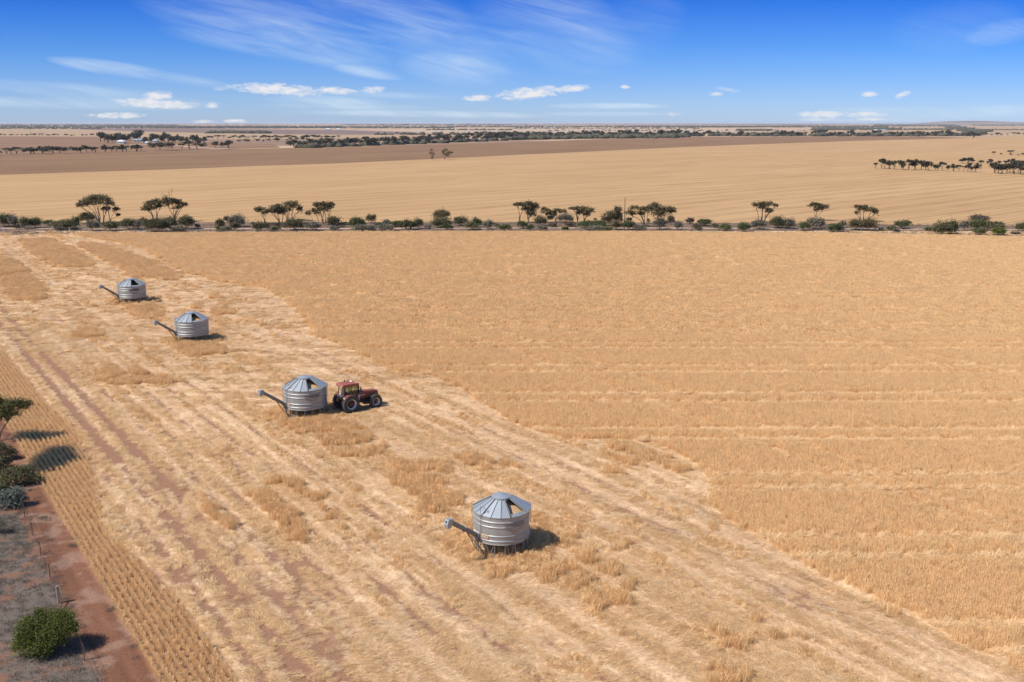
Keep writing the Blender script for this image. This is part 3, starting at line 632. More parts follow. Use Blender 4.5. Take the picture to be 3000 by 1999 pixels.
def shrub_row():
    rows = []
    for org, lst in SHR:
        for b in lst: rows.append((org, b, org+b[0]/3.9217, 540+b[1]/3.9217, b[2]/3.9217, b[3]/3.9217))
    used = {}
    for i, (org, b, px, py, rx, ry) in enumerate(rows):
        size = 'tiny' if rx*ry < 60 else 'small' if rx*ry < 130 else 'medium' if rx*ry < 290 else 'large'
        form = 'spreading' if rx/ry > 2.1 else 'rounded' if rx/ry < 1.75 else 'broad'
        ref = min(ROW+POLES, key=lambda q: abs(q[0]-px)); d = px-ref[0]
        rel = ('below' if abs(d) < 11 else 'right of' if 0 < d < 40 else 'left of' if -40 < d < 0 else 'far right of' if d > 0 else 'far left of')
        key = f"{size} {WORD[b[4]]} {form} shrub {rel} {ref[1]}"
        used.setdefault(key, []).append(i)
    for key, ids in used.items():
        ids.sort(key=lambda i: rows[i][2])
        for k, i in enumerate(ids):
            org, b, px, py, rx, ry = rows[i]
            lab = key if len(ids) == 1 else key+(', left one' if k == 0 else ', right one' if k == len(ids)-1 else ', middle one')
            px_shrub(lab, b[:4], b[4], 300+i, org=(org, 540, 3.9217), group='shrubs along the far roadside')
shrub_row()

# low scrub that nobody could count, leaf by leaf tufts on the verge
def verge_scrub():
    rng = np.random.default_rng(8); n = 5200
    px = rng.random(n)*3300-150; py = 684+(px-1500)**2*2.2e-6*1.0-rng.random(n)**1.2*31
    lo = np.where(rng.random(n) < .45, rng.random(n)*6, 40)
    py = np.where(lo < 10, 678+lo+(px/3000)**2*12+np.where(px < 400, 3, 0), py)
    keep = ~((py > 664) & (py < 674) & (rng.random(n) < .72)); px, py = px[keep], py[keep]
    P = np.array([tuple(G(a, b)) for a, b in zip(px, py)])
    k = 9; rad = .35+.5*rng.random(len(P))
    Q = np.repeat(P, k, 0)+rng.normal(size=(len(P)*k, 3))*np.stack([np.repeat(rad, k), np.repeat(rad, k), np.repeat(rad*.35, k)], 1)
    Q[:, 2] = np.abs(Q[:, 2])*.9+.03
    V, F = quads(rng, Q, .17)
    C = leaf_tint(rng, len(Q), (.17, .135, .115), .4, (.12, .105, .075))
    me = mesh_np('low_scrub', V, F, M_LEAF, False, {'tint': ('FLOAT_COLOR', C)})
    tag(link('low_scrub', me), 'low grey saltbush and dry weeds covering the roadside verge between the shrubs', 'scrub', kind='stuff')
verge_scrub()

# ------------------------------------------------------------------ poles, posts, roadside oddments
M_POLE = pm('grey_timber_pole', (.13, .09, .07), .85, noise=((5, .25, (1, 1, .1)),))
M_WHITE = pm('white_painted_post', (.75, .74, .72), .6, noise=((12, .1, (1, 1, 1)),))
def pole(name, label, bx, by, tx, ty, r=.14, arm=False, cat='pole', group=None, m=None):
    g = G(bx, by); mpp = (g.y*math.cos(PITCH)+CAM_H*math.sin(PITCH))/FPX; h = (by-ty)*mpp/math.cos(PITCH); lean = (tx-bx)*mpp
    root = empty(name, g, 0, label, cat, group)
    mb = MB(); mb.tube([(0, 0, -.2), (lean*.5, 0, h*.5), (lean, 0, h)], [r, r*.85, r*.7], 8); mb.build('pole_shaft', m or M_POLE, root)
    if arm:
        mb = MB(); mb.box((lean*.96, 0, h*.95), (.12, 1.7, .12)); mb.build('cross_arm', M_POLE, root)
        for y in (-.75, 0, .75):
            mb = MB(); mb.tube([(lean*.96, y, h*.95+.06), (lean*.96, y, h*.95+.3)], [.05, .04], 6); mb.build('insulator', M_WHITE, root)
    return root
pole('utility_pole', 'leaning brown wooden pole beside the wide domed gum tree', 325, 661, 317.5, 583, .16, False)
pole('utility_pole', 'thin upright power pole with insulators behind the middle gum clump', 1829.5, 654, 1829.5, 579, .14, True)
pole('utility_pole', 'distant leaning pole in the pale stubble field at far left', 92, 396, 88.5, 375, .35)
pole('utility_pole', 'distant short pole standing behind the farmstead trees', 390, 399, 389.5, 386, .28)
pole('marker_post', 'white roadside marker post with cross piece beside the red track', 204, 680, 203, 668, .09, False, 'post', m=M_WHITE)
pole('marker_post', 'pale short post in front of the dark bush near the small slender gum', 794, 677, 794, 668, .09, False, 'post', m=M_WHITE)
pole('fence_post', 'single weathered post on the far verge edge left of the wide domed gum', 124, 649, 123.5, 637, .09, False, 'post')
pole('fence_post', 'single weathered post on the far verge edge left of the small slender gum', 756, 654, 756, 646, .08, False, 'post')
pole('fence_post', 'single thin post on the far verge edge left of the lone vase shaped gum', 2199.5, 657, 2199.5, 648, .07, False, 'post')
def pipe():
    g = G(402, 683.2); h = G(424, 683.2); mb = MB(); mb.tube([(0, 0, .25), (h.x-g.x, 0, .3)], .14, 8)
    o = mb.build('fallen_pipe', M_WHITE); o.location = g; tag(o, 'pale pipe lying on the verge left of the dark bush', 'pipe')
    g = G(-6, 678); mb = MB(); mb.box((0, 0, .5), (1.9, 1.2, .9), taper=(.82, .8)); mb.box((.2, 0, 1.05), (.9, .8, .2))
    o = mb.build('water_tank', M_WHITE, bevel=.06); o.location = g; tag(o, 'white tank half out of view beside the red track', 'tank')
pipe()

# ------------------------------------------------------------------ far tree belts
def lod_tree(seed, kind):
    rng = np.random.default_rng(seed)
    bl = []
    if kind == 'umbrella':
        for q in range(6):
            a = rng.random()*6.28; k = .25+.6*rng.random(); bl.append((np.array((math.cos(a)*k*.42, math.sin(a)*k*.42, .74+.12*rng.random()-.12*k)), (.2, .2, .13)))
    elif kind == 'round':
        for q in range(7):
            a = rng.random()*6.28; k = .2+.6*rng.random(); bl.append((np.array((math.cos(a)*k*.34, math.sin(a)*k*.34, .42+.36*rng.random())), (.24, .24, .2)))
    else:
        for q in range(5):
            a = rng.random()*6.28; k = .2+.6*rng.random(); bl.append((np.array((math.cos(a)*k*.5, math.sin(a)*k*.5, .4+.25*rng.random())), (.32, .32, .32)))
    P = np.concatenate([clump_points(rng, c, r, 80, 8) for c, r in bl]); P[:, 2] = np.maximum(P[:, 2], .02)
    V, F = quads(rng, P, .08)
    C = leaf_tint(rng, len(P), (.070, .062, .036), .35, (.088, .072, .045))
    crown = mesh_np('crown', V, F, M_LEAF, False, {'tint': ('FLOAT_COLOR', C)})
    mb = MB()
    for q in range(3):
        c = bl[q][0]; limb(mb, rng, (rng.normal()*.02, 0, -.02), (c[0]*.8, c[1]*.8, c[2]), .026, .012, .08, 3)
    o = mb.build('trunk', M_BARK); trunk = o.data; bpy.data.objects.remove(o)
    return crown, trunk
LOD = {k: [lod_tree(900+17*i+hash2(np.array([i]), np.array([len(k)]), 3)[0]*50//1, k) if False else lod_tree(900+17*i+len(k), k) for i in range(4)] for k in ('umbrella', 'round', 'bush')}
def far_tree(px, py, hpx, kind, label, group, rng, wide=1.0, name=None):
    g = G(px, py); mpp = (g.y*math.cos(PITCH)+CAM_H*math.sin(PITCH))/FPX; h = hpx*mpp
    root = empty(name or ('far_bush' if kind == 'bush' else 'far_tree'), g, rng.random()*6.28, label, 'bush' if kind == 'bush' else 'tree', group)
    w = h*wide*(1.05+.5*rng.random()); root.scale = (w, w, h)
    c, t = LOD[kind][rng.integers(0, 4)]
    link('crown', c, root)
    if kind != 'bush': link('trunk', t, root)
    return root
def belt(seed, pts, n, h, kinds, label, group, jy=1.5, wide=1.0):
    rng = np.random.default_rng(seed); L = [0]
    for a, b in zip(pts[:-1], pts[1:]): L.append(L[-1]+abs(b[0]-a[0]))
    for i in range(n):
        d = (i+.15+.7*rng.random())/n*L[-1]; k = max(j for j in range(len(L)-1) if L[j] <= d); q = (d-L[k])/(L[k+1]-L[k])
        x = pts[k][0]+(pts[k+1][0]-pts[k][0])*q; y = pts[k][1]+(pts[k+1][1]-pts[k][1])*q+(rng.random()-.5)*2*jy
        far_tree(x, y, h*(.62+.6*rng.random()), kinds[rng.integers(0, len(kinds))], label, group, rng, wide)
U, O, B = 'umbrella', 'round', 'bush'
belt(1, [(-10,452),(180,450),(420,442)], 24, 20, [U, O, O, B], 'dark tree in the thin row along the near edge of the fallow field at left', 'row of trees along the fallow field', 1.5, 1.15)
belt(2, [(-5,399),(340,399.5)], 22, 7.5, [B, B, U, O], 'dark bush or tree on the hedge line between fallow field and pale stubble at left', 'hedge line at far left', .6, 1.5)
belt(3, [(292,418),(330,420),(400,414),(470,420),(600,424)], 30, 27, [O, O, O], 'tall dark tree crowding round the white roofed farmstead', 'trees round the farmstead', 5, .8)
belt(4, [(430,441),(560,437),(680,432)], 11, 20, [O, U, B], 'dark tree beside the pale driveway in front of the farmstead', 'trees along the farmstead driveway', 1.5)
belt(5, [(600,407),(1000,406)], 26, 10.5, [O, B, U], 'small dark tree in the row on the near edge of the pale stubble', 'row of trees beyond the farmstead', .8, 1.5)
belt(6, [(690,418),(900,412)], 12, 9.5, [O, B], 'isolated dark tree in the brown paddock behind the main belt', 'scattered trees in the brown paddock', 1.2, 1.2)
belt(7, [(850,432),(1000,428),(1250,419),(1500,409)], 66, 22, [U, O, O, B], 'dark tree in the long shelter belt behind the brown field', 'long shelter belt behind the brown field', 1.6, .95)
belt(8, [(1440,408),(1600,405),(1800,402),(2000,399.5)], 44, 19, [U, O, O], 'dark tree where the shelter belt thickens into woodland', 'thick part of the shelter belt', 2.2, .95)
belt(9, [(1380,394),(1620,394)], 14, 9, [O, B], 'dark tree in the short belt between two pale stubble fields', 'short belt between pale fields', 1, 1.4)
belt(10, [(2000,399),(2250,398.5),(2500,398),(2850,399)], 60, 15, [O, O, O], 'dark tree in the wooded line along the far edge of the barley field', 'wooded line beyond the barley field', 1.8, 1.0)
belt(11, [(2860,398),(3010,397)], 9, 8, [O, B, U], 'small tree in the sparse row at the far right edge', 'sparse row at far right', .8, 1.3)
belt(12, [(2560,494.5),(2700,498),(2870,504)], 22, 27, [U, O, O], 'dark gum tree in the row in the barley field at right', 'row of gums in the barley field', 1.2, .72)
belt(13, [(2806,477.5),(2900,481),(2990,480)], 10, 15, [O, U, O], 'dark bush in the second row behind the barley field gums', 'second row in the barley field', 1, 1.2)
belt(14, [(2905,508),(2950,507),(3020,510)], 10, 34, [O, O, O], 'tree in the dense dark thicket at the right edge of the barley field', 'dense thicket at the right edge', 3, .8)
rg = np.random.default_rng(77)
for (x, y, h, k, w, lab) in ((2911,454.5,11,U,1,'thin little tree furthest left of the small group in the far barley field'), (2934,454.5,6,B,1.5,'low round bush between the little tree and the umbrella tree in the far barley field'),
                          (2960,453,13,U,1.4,'flat umbrella tree over a bush in the far barley field'), (2963,455.5,5,B,1.6,'low bush under the flat umbrella tree in the far barley field'), (2982,456,4,B,2,'flat low bush right of the umbrella tree in the far barley field'),
                          (2998,456,8,O,1.2,'dark bush cut by the right edge of the picture in the far barley field'), (2850,404.5,16,O,2.2,'wide dark tree at the tip of the brown field'), (672,437,26,U,1.0,'tall forked dark tree alone right of the farmstead driveway')):
    far_tree(x, y, h, k, lab, None, rg, w)
px_tree('lone_tree', 'sparse upright half dead tree, the left of two on the edge of the brown field', (625,303), [(622,238,10,10),(614,262,10,12),(632,270,14,14),(626,285,10,10)], org=(1000, 340, 2.353), seed=55, leaf=.5, dens=.35, col='brown', rt=.16, dead=((615,228),(630,225)))
px_tree('lone_tree', 'leafy leaning tree, the right of two on the edge of the brown field', (710,300), [(700,255,14,12),(720,240,14,10),(745,255,16,10),(735,270,18,12),(715,268,14,12),(762,256,8,6)], org=(1000, 340, 2.353), seed=56, leaf=.55, dens=.55, col='mallee', rt=.2)

# far woods: merged into masses by distance
def far_wood(name, label, bands, seed):
    rng = np.random.default_rng(seed); Vs = []; Fs = []; n0 = 0
    ico = [(0, 0, 1)]+[(math.cos(a)*r, math.sin(a)*r, z) for z, r, o in ((.62, .72, 0), (.12, 1.0, .5), (0, .9, 0)) for a in [(j+o)*math.pi/3 for j in range(6)]]
    fc = [(0, 1+j, 1+(j+1) % 6) for j in range(6)]
    for r in (0, 1):
        for j in range(6):
            a, b, c, d = 1+r*6+j, 1+r*6+(j+1) % 6, 7+r*6+j, 7+r*6+(j+1) % 6; fc += [(a, c, b), (b, c, d)]
    ico = np.array(ico); fc = np.array(fc)
    for (x0, x1, ya, yb, n, h) in bands:
        n = int(n*2.4)
        for i in range(n):
            x = x0+(x1-x0)*rng.random(); y = ya+(yb-ya)*rng.random(); g = G(x, max(y, 361.3))
            hh = h*(.6+.7*rng.random()); w = hh*(.7+1.1*rng.random())
            jit = 1+.35*(rng.random((len(ico), 1))-.5)
            V = ico*jit*np.array((w, w, hh))+np.array((g.x, g.y, -.4)); Vs.append(V); Fs.append(fc+n0); n0 += len(V)
    V = np.concatenate(Vs); F = np.concatenate(Fs)
    me = mesh_np(name, V, F, M_WOOD); return tag(link(name, me), label, 'woodland', kind='stuff')
M_WOOD = pm('distant_woodland', (.070, .064, .042), .95, noise=((.05, .35, (1, 1, 1)), (.4, .45, (1, 1, 1))), spec=.1)
far_wood('distant_woodland', 'dark scattered woodland spread over the plain towards the horizon', [
    (-100,520,365,371,420,7.5),(-100,520,370,376,300,5.5),(520,1000,369,376,330,6.5),(940,1330,371,376,160,6),(1000,1500,363,368,220,8),(1330,2100,369.5,372.5,330,6.5),(1500,2050,375,377.5,90,5),
    (2000,2600,370,374,330,7),(2560,2800,363,371,200,7.5),(1100,2000,391,397,90,5.5),(2160,2260,381,383.5,60,5.5),(2380,2640,375.5,382,150,6),(610,785,388,391,110,6.5),(-100,1100,362,365,330,9),(1100,3100,362,365,500,9),
    (2650,2790,379,381,40,5.5),(2850,3100,366,369,120,7),(2850,3100,380,381.5,60,4),(1250,1500,380,382,40,5),(1600,2400,381,385,55,3.5),(-50,300,376,378,60,5)], 5)
far_wood('belt_understorey', 'dark scrub filling in under the shelter belts behind the brown field', [(1420,2000,399,405.5,62,8),(2000,2850,396.5,399.0,80,7.5),(880,1480,411,428,0,5)]+[(x,x+60,431.5-(x-880)*.0385,433-(x-880)*.0385,5,5) for x in range(880,1480,60)]+[(x,x+60,408.5-(x-1480)*.016,410-(x-1480)*.016,8,7) for x in range(1480,2000,60)], 15)
def creek_wood():
    rng = np.random.default_rng(3); bands = []
    for (x, y, w) in ((2770,367,22),(2785,370,28),(2800,374,32),(2820,378,34),(2840,383,36),(2855,388,34),(2862,393,30),(2880,385,24)): bands.append((x-w, x+w, y-1.5, y+1.5, 34, 6))
    far_wood('creek_woodland', 'dark wooded creek line winding towards the horizon at right', bands, 9)
creek_wood()
# low hills at the right horizon
def hills():
    V = []; F = []; n = 60
    for i in range(n+1):
        q = i/n; px = 2560+640*q; d = ray(px, 362); dist = 17000; g = Vector((d.x/d.y*dist, dist, 0))
        k = ss(0, .35, np.array(q))*1.0; h = float(k)*(26+20*float(vn(np.array(q*6.0), np.array(0.0), 4))+16*float(np.exp(-((q-.42)/.2)**2)))
        V += [(g.x, g.y-1500, -3), (g.x*1.0, g.y, h), (g.x*1.08, g.y+2500, -3)]
    for i in range(n):
        for k in range(2): F.append((i*3+k, (i+1)*3+k, (i+1)*3+k+1, i*3+k+1))
    me = bpy.data.meshes.new('hills'); me.from_pydata(V, [], F); me.materials.append(M_HILL)
    for p in me.polygons: p.use_smooth = True
    tag(link('hills', me), kind='structure')
M_HILL = pm('hill_scrub', (.20, .15, .11), .95, noise=((.0015, .4, (1, 1, 1)), (.01, .3, (1, 1, 1))), spec=.1)
hills()

# farmstead buildings
M_RWHITE = pm('white_roof_sheet', (.72, .74, .76), .5, .1, noise=((.8, .08, (1, 1, 1)),))
M_RBLUE = pm('blue_grey_roof_sheet', (.36, .42, .50), .5, .2, noise=((.8, .1, (1, 1, 1)),))
M_WALL = pm('cream_wall', (.60, .54, .45), .8, noise=((.8, .1, (1, 1, 1)),))
M_WIN = pm('dark_window', (.04, .045, .05), .2)
def house(label, px, py, wpx, hpx, dpt, roofm, rz=0.0, verandah=False, name='farm_building'):
    g = G(px, py); mpp = (g.y*math.cos(PITCH)+CAM_H*math.sin(PITCH))/FPX; w = wpx*mpp; h = hpx*mpp
    root = empty(name, g, rz, label, 'building', 'far farm buildings')
    wh = h*.6
    mb = MB(); mb.box((0, dpt/2, wh/2), (w, dpt, wh)); mb.build('wall', M_WALL, root)
    mb = MB(); o = .5
    vs = [(-w/2-o, -o, wh), (w/2+o, -o, wh), (w/2+o, dpt+o, wh), (-w/2-o, dpt+o, wh), (-w/2-o+dpt*.3, dpt/2, h), (w/2+o-dpt*.3, dpt/2, h)]
    mb.add(vs, [(0, 1, 5, 4), (1, 2, 5), (2, 3, 4, 5), (3, 0, 4), (3, 2, 1, 0)]); mb.build('roof', roofm, root)
    for k in (-.28, .05, .3):
        mb = MB(); mb.box((k*w, -.04, wh*.5), (w*.12, .08, wh*.42)); mb.build('window', M_WIN, root)
house('long low white roofed shed half hidden at the left of the farmstead', 351, 421, 22, 10, 14, M_RWHITE)
house('farmhouse with blue grey hip roof in the middle of the farmstead', 404, 417, 30, 11, 16, M_RBLUE, .15)
house('small white farm shed between trees at the right of the farmstead', 428, 423, 8, 8, 8, M_RWHITE)
house('grey shed mostly hidden by trees right of the farmhouse', 452, 418, 16, 9, 10, M_RBLUE)
house('low white farm shed far off on the mauve fallow, left of a pair', 960, 381, 15, 4.5, 20, M_RWHITE)
house('low white farm shed far off on the mauve fallow, right of a pair', 990, 382, 15, 4.5, 20, M_RWHITE)
house('pale blue roofed building among woodland at the far right', 2592, 384, 16, 4.5, 22, M_RBLUE)
house('white roofed building among woodland at the far right', 2568, 384, 9, 4.5, 22, M_RWHITE)
house('tiny white roof in the distant woodland left of the horizon middle', 1598, 374.5, 9, 3, 30, M_RWHITE)
house('second tiny white roof in the distant woodland near the horizon middle', 1625, 374.5, 10, 3, 30, M_RWHITE)
sheet('driveway', [(520,425),(560,430),(620,434),(680,436.4),(680,437.6),(600,436),(540,431),(500,425.4),(440,424.6),(380,425),(380,423.4),(450,423.6)], M_SAND, .1)

# ------------------------------------------------------------------ field bins
def wd(a, r, z): return (math.sin(a)*r, -math.cos(a)*r, z)      # bearing a from the camera side (-Y) towards +X
def wrap_text(txt, size, a0, r, z, name, mat, parent, bold=.02, sx=1.0, halign='CENTER'):
    cu = bpy.data.curves.new('lettering', 'FONT'); cu.body = txt; cu.size = size; cu.align_x = halign; cu.offset = bold*size; cu.space_character = 1.05
    o = bpy.data.objects.new('lettering', cu); COL.objects.link(o); bpy.context.view_layer.update()
    me = bpy.data.meshes.new_from_object(o.evaluated_get(bpy.context.evaluated_depsgraph_get())); bpy.data.objects.remove(o); bpy.data.curves.remove(cu)
    bm = bmesh.new(); bm.from_mesh(me); bmesh.ops.triangulate(bm, faces=bm.faces[:]); 
    for k in range(2): bmesh.ops.subdivide_edges(bm, edges=[e for e in bm.edges if e.calc_length() > size*.35], cuts=1)
    for v in bm.verts:
        a = a0+v.co.x*sx/r; v.co = Vector(wd(a, r, z+v.co.y))
    bm.to_mesh(me); bm.free(); me.materials.clear(); me.materials.append(mat); me.name = name
    return link(name, me, parent)
def arc_mark(pts, wid, r, name, mat, parent):
    """a stroke of paint on the curved wall; pts are (bearing, height)"""
    V = []; F = []
    for i, (a, z) in enumerate(pts):
        a1, z1 = pts[min(i+1, len(pts)-1)]; a2, z2 = pts[max(i-1, 0)]; dx, dz = (a1-a2)*r, z1-z2; l = math.hypot(dx, dz); nx, nz = -dz/l*wid/2, dx/l*wid/2
        V += [wd(a+nx/r, r, z+nz), wd(a-nx/r, r, z-nz)]
    for i in range(len(pts)-1): F.append((2*i, 2*i+1, 2*i+3, 2*i+2))
    me = bpy.data.meshes.new(name); me.from_pydata(V, [], F); me.materials.append(mat); return link(name, me, parent)
M_PAINT = pm('black_stencil_paint', (.025, .022, .02), .7)
M_FADED = pm('faded_stencil_paint', (.19, .165, .145), .7, .3, noise=((7, .35, (1, 1, 1)),))
M_GHOST = pm('worn_stencil_paint', (.26, .24, .22), .6, .5, noise=((9, .45, (1, 1, 1)),))
M_SIGN = pm('sign_plate', (.66, .57, .42), .6, noise=((6, .1, (1, 1, 1)),))
M_SIGNRED = pm('sign_orange_border', (.55, .17, .06), .6)
NP = 18
def make_bin(i, label, text=None, fill=.0, hatch=(2, 2)):
    x, y, rad = BINS[i]; g = Vector((x, y, 0))
    root = empty('field_bin', g, 0, label, 'grain bin', 'mobile field bins in a line across the paddock')
    zb, zt = 1.08, 3.30; H = zt-zb
    # wall with two pairs of pressed ribs
    prof = [(rad-.02, zb-.02), (rad+.02, zb), (rad+.02, zb+.05), (rad, zb+.06)]
    for f in (.87, .69, .365, .19):
        zc = zt-H*f
        prof += [(rad, zc-.075), (rad+.022, zc-.05), (rad+.042, zc), (rad+.022, zc+.05), (rad, zc+.075)]
    prof += [(rad, zt-.07), (rad+.02, zt-.05), (rad+.02, zt)]
    mb = MB(); mb.lathe(prof, 96); mb.lathe([(rad-.02, zb), (rad*.62, .70), (.25, .34), (.01, .32)], 48)
    body = mb.build('body', M_GALV, root, True)
    mb = MB()
    for k in range(6):          # lapped vertical joints of the wall sheets
        a = R(35+60*k+i*7); mb.box(wd(a, rad+.004, (zb+zt)/2), (.05, .014, H-.14), rot=(0, 0, a))
    mb.build('wall_joint', M_GALV, body)
    # roof: flat panels with standing seams, two panels left out for the hatch
    er, cr, ez, cz = rad+.07, rad*.30, zt+.015, zt+(rad*.70)*.60
    h0 = R(19); st = 2*math.pi/NP
    ang = lambda k: h0+k*st
    mb = MB()
    for k in range(NP):
        if k in (0, 1): continue
        a, b = ang(k), ang(k+1)
        mb.add([wd(a, er, ez), wd(b, er, ez), wd(b, cr, cz), wd(a, cr, cz), wd(a, er, ez-.03), wd(b, er, ez-.03), wd(b, cr, cz-.03), wd(a, cr, cz-.03)], [(0, 1, 2, 3), (7, 6, 5, 4), (0, 4, 5, 1), (2, 6, 7, 3)])
    # rim strips that stay round the opening
    for (r0, r1) in ((er, er-.26), (cr+.12, cr)):
        z0 = ez+(er-r0)/(er-cr)*(cz-ez); z1 = ez+(er-r1)/(er-cr)*(cz-ez)
        for k in (0, 1):
            a, b = ang(k), ang(k+1); mb.add([wd(a, r0, z0), wd(b, r0, z0), wd(b, r1, z1), wd(a, r1, z1), wd(a, r0, z0-.03), wd(b, r0, z0-.03), wd(b, r1, z1-.03), wd(a, r1, z1-.03)], [(0, 1, 2, 3), (7, 6, 5, 4), (0, 4, 5, 1), (2, 6, 7, 3)])
    roof = mb.build('roof', M_ROOF, root)
    for k in range(NP):
        if k == 1: continue
        mb = MB(); a = ang(k); p, q = Vector(wd(a, er, ez)), Vector(wd(a, cr, cz)); n = Vector(wd(a, .6, 1)).normalized(); t = Vector((math.cos(a), math.sin(a), 0))*.022
        up = n*.06
        mb.add([p-t, p+t, q+t, q-t, p-t+up, p+t+up, q+t+up, q-t+up], [(0, 1, 2, 3), (4, 5, 6, 7), (0, 1, 5, 4), (1, 2, 6, 5), (2, 3, 7, 6), (3, 0, 4, 7)])
        mb.build('seam', M_DARK if k % 3 == 0 else M_ROOF, roof)
    mb = MB(); mb.lathe([(cr+.10, cz+.0), (cr+.10, cz+.07), (cr*.6, cz+.17), (.02, cz+.24)], NP); mb.build('roof_cap', M_ROOF, root)
    # sliding lid pushed aside over the next two panels
    mb = MB(); lift = .17; r0, r1 = er+.12, cr+.14
    for k in (2, 3):
        a, b = ang(k)+R(1.0), ang(k+1)+R(1.0); z0 = ez+lift-.03; z1 = cz+lift-.02
        mb.add([wd(a, r0, z0), wd(b, r0, z0), wd(b, r1, z1), wd(a, r1, z1), wd(a, r0, z0-.09), wd(b, r0, z0-.09), wd(b, r1, z1-.09), wd(a, r1, z1-.09)], [(0, 1, 2, 3), (7, 6, 5, 4), (0, 4, 5, 1), (2, 6, 7, 3), (1, 5, 6, 2), (3, 7, 4, 0)])
    mb.build('hatch_lid', M_ROOF, root)
    mb = MB()
    for k in (0, 2):
        a = ang(k)+(R(1.2) if k == 0 else -R(1.2)); mb.tube([wd(a, er-.1, ez+.11), wd(a, cr+.1, cz+.03)], .03, 6)
    mb.build('hatch_rail', M_STEEL, root)
    # grain inside
    gz = zt-.12+fill; mb = MB(); mb.lathe([(rad-.03, gz-.25), (rad*.7, gz+.12), (rad*.35, gz+.5), (.02, gz+.72)], 40)
    o = mb.build('grain', M_GRAIN, root, True); o['label'] = 'pale barley grain heaped inside'
    # legs and braces
    rl = rad-.10; nl = 16
    for k in range(nl):
        a = 2*math.pi*(k+.4)/nl; mb = MB(); mb.tube([wd(a, rl, -.1), wd(a, rl, zb+.01)], .045, 6); mb.lathe([(.01, .0), (.10, 0), (.10, .02), (.01, .02)], 8, c=wd(a, rl, 0)); mb.build('leg', M_STEEL, root)
    for k in range(0, nl, 2):
        a, b = 2*math.pi*(k+.4)/nl, 2*math.pi*(k+1.4)/nl; m_ = (a+b)/2
        mb = MB(); mb.tube([wd(a+.04, rl, zb-.02), wd(m_-.015, rl, .12)], .03, 5); mb.tube([wd(b-.04, rl, zb-.02), wd(m_+.015, rl, .12)], .03, 5); mb.build('brace', M_STEEL, root)
    mb = MB()
    for k in range(40):
        pass
    mb.lathe([(rl-.03, .16), (rl+.03, .16), (rl+.03, .20), (rl-.03, .20), (rl-.03, .16)], 40); mb.build('base_ring', M_STEEL, root, True)
    # unloading auger
    a0 = R(-53); boot = Vector(wd(a0, rad+.16, 1.62)); d = Vector((-2.35, -2.7, 2.45)).normalized(); Ln = 3.45
    s0 = boot; s1 = boot+d*Ln
    mb = MB(); mb.tube([s0-d*.25, s1], .18, 16); au = mb.build('auger_tube', M_AUGER, root, True)
    for q in (.0, .5, .97):
        mb = MB(); c = s0+(s1-s0)*q; mb.tube([c-d*.05, c+d*.05], .225 if q else .26, 16); mb.build('flange', M_ROOF if q == 0 else M_AUGER, au, True)
    hd = Vector((d.x, d.y, 0)).normalized(); sd = Vector((-hd.y, hd.x, 0))
    e = s1+d*.12
    mb = MB()
    vs = []
    for (f, z) in ((-.20, .20), (.26, .26), (.40, -.10), (.30, -.46), (-.02, -.40), (-.16, -.12)):
        for w in (-.19, .19): vs.append(e+hd*f+sd*w+Vector((0, 0, z)))
    n = 6; mb.add(vs, [tuple(range(0, 12, 2)), tuple(range(1, 12, 2))[::-1]]+[(2*k, 2*k+1, (2*k+3) % 12, (2*k+2) % 12) for k in range(n) if k != 3])
    sp = mb.build('auger_spout', M_ROOF, root)
    mb = MB(); c = e+hd*.34+Vector((0, 0, .10)); mb.tube([c, c+hd*.07], .06, 8); mb.build('shaft_end', M_DARK, sp)
    mb = MB(); p = Vector(wd(a0, rad+.02, 1.25)); 
    w = Vector((math.cos(a0), math.sin(a0), 0))*.26; o_ = Vector(wd(a0, 1, 0))
    vs = [p-w, p+w, p+w+Vector((0, 0, .62)), p-w+Vector((0, 0, .62))]; v2 = [p-w*.6+o_*.16-Vector((0, 0, .22)), p+w*.6+o_*.16-Vector((0, 0, .22)), p+w*.8+o_*.36+Vector((0, 0, .30)), p-w*.8+o_*.36+Vector((0, 0, .30))]
    mb.add(vs+v2, [(4, 5, 6, 7), (0, 4, 7, 3), (1, 2, 6, 5), (2, 3, 7, 6), (0, 1, 5, 4)]); mb.build('auger_boot', M_AUGER, root)
    mid = s0+(s1-s0)*.40
    for k, tgt in enumerate((wd(a0-.18, rad-.1, .14), wd(a0+.30, rad-.1, .14))):
        mb = MB(); mb.tube([mid-Vector((0, 0, .15)), tgt], .030, 6); mb.build('auger_strut', M_DARK, root)
    mb = MB(); mb.tube([Vector(wd(a0-.18, rad-.1, .14)), Vector(wd(a0+.30, rad-.1, .14))], .03, 6); mb.tube([Vector(boot)-Vector((0, 0, .5)), wd(a0+.42, rad+.35, .02)], .03, 6); mb.build('auger_strut', M_DARK, root)
    # ladder rails and hand holds
    for a, top, bot in ((R(-44), 4.02, .05), (R(-86), 3.85, .4), (R(92), 3.75, 2.0)):
        mb = MB(); r = rad+.11; mb.tube([wd(a, r, bot), wd(a, r, top)], .024, 6)
        if top > 4: 
            mb.tube([wd(a, r, top), wd(a+.05, r-.28, top-.10), wd(a+.22, r-.5, top-.35)], .02, 6); mb.tube([wd(a, r, top-.25), wd(a+.12, r-.2, top-.2), wd(a+.26, r-.35, top-.42)], .02, 6)
        else: mb.tube([wd(a, r, top), wd(a, r-.16, top)], .02, 6)
        for z in (bot+.9 if bot < 1 else 2.2, 3.2): mb.tube([wd(a, rad, z), wd(a, r, z)], .018, 5)
        mb.build('ladder_rail', M_STEEL if a < 0 else M_GALV, root)
    # paint and plates
    zr = zt-H*.28
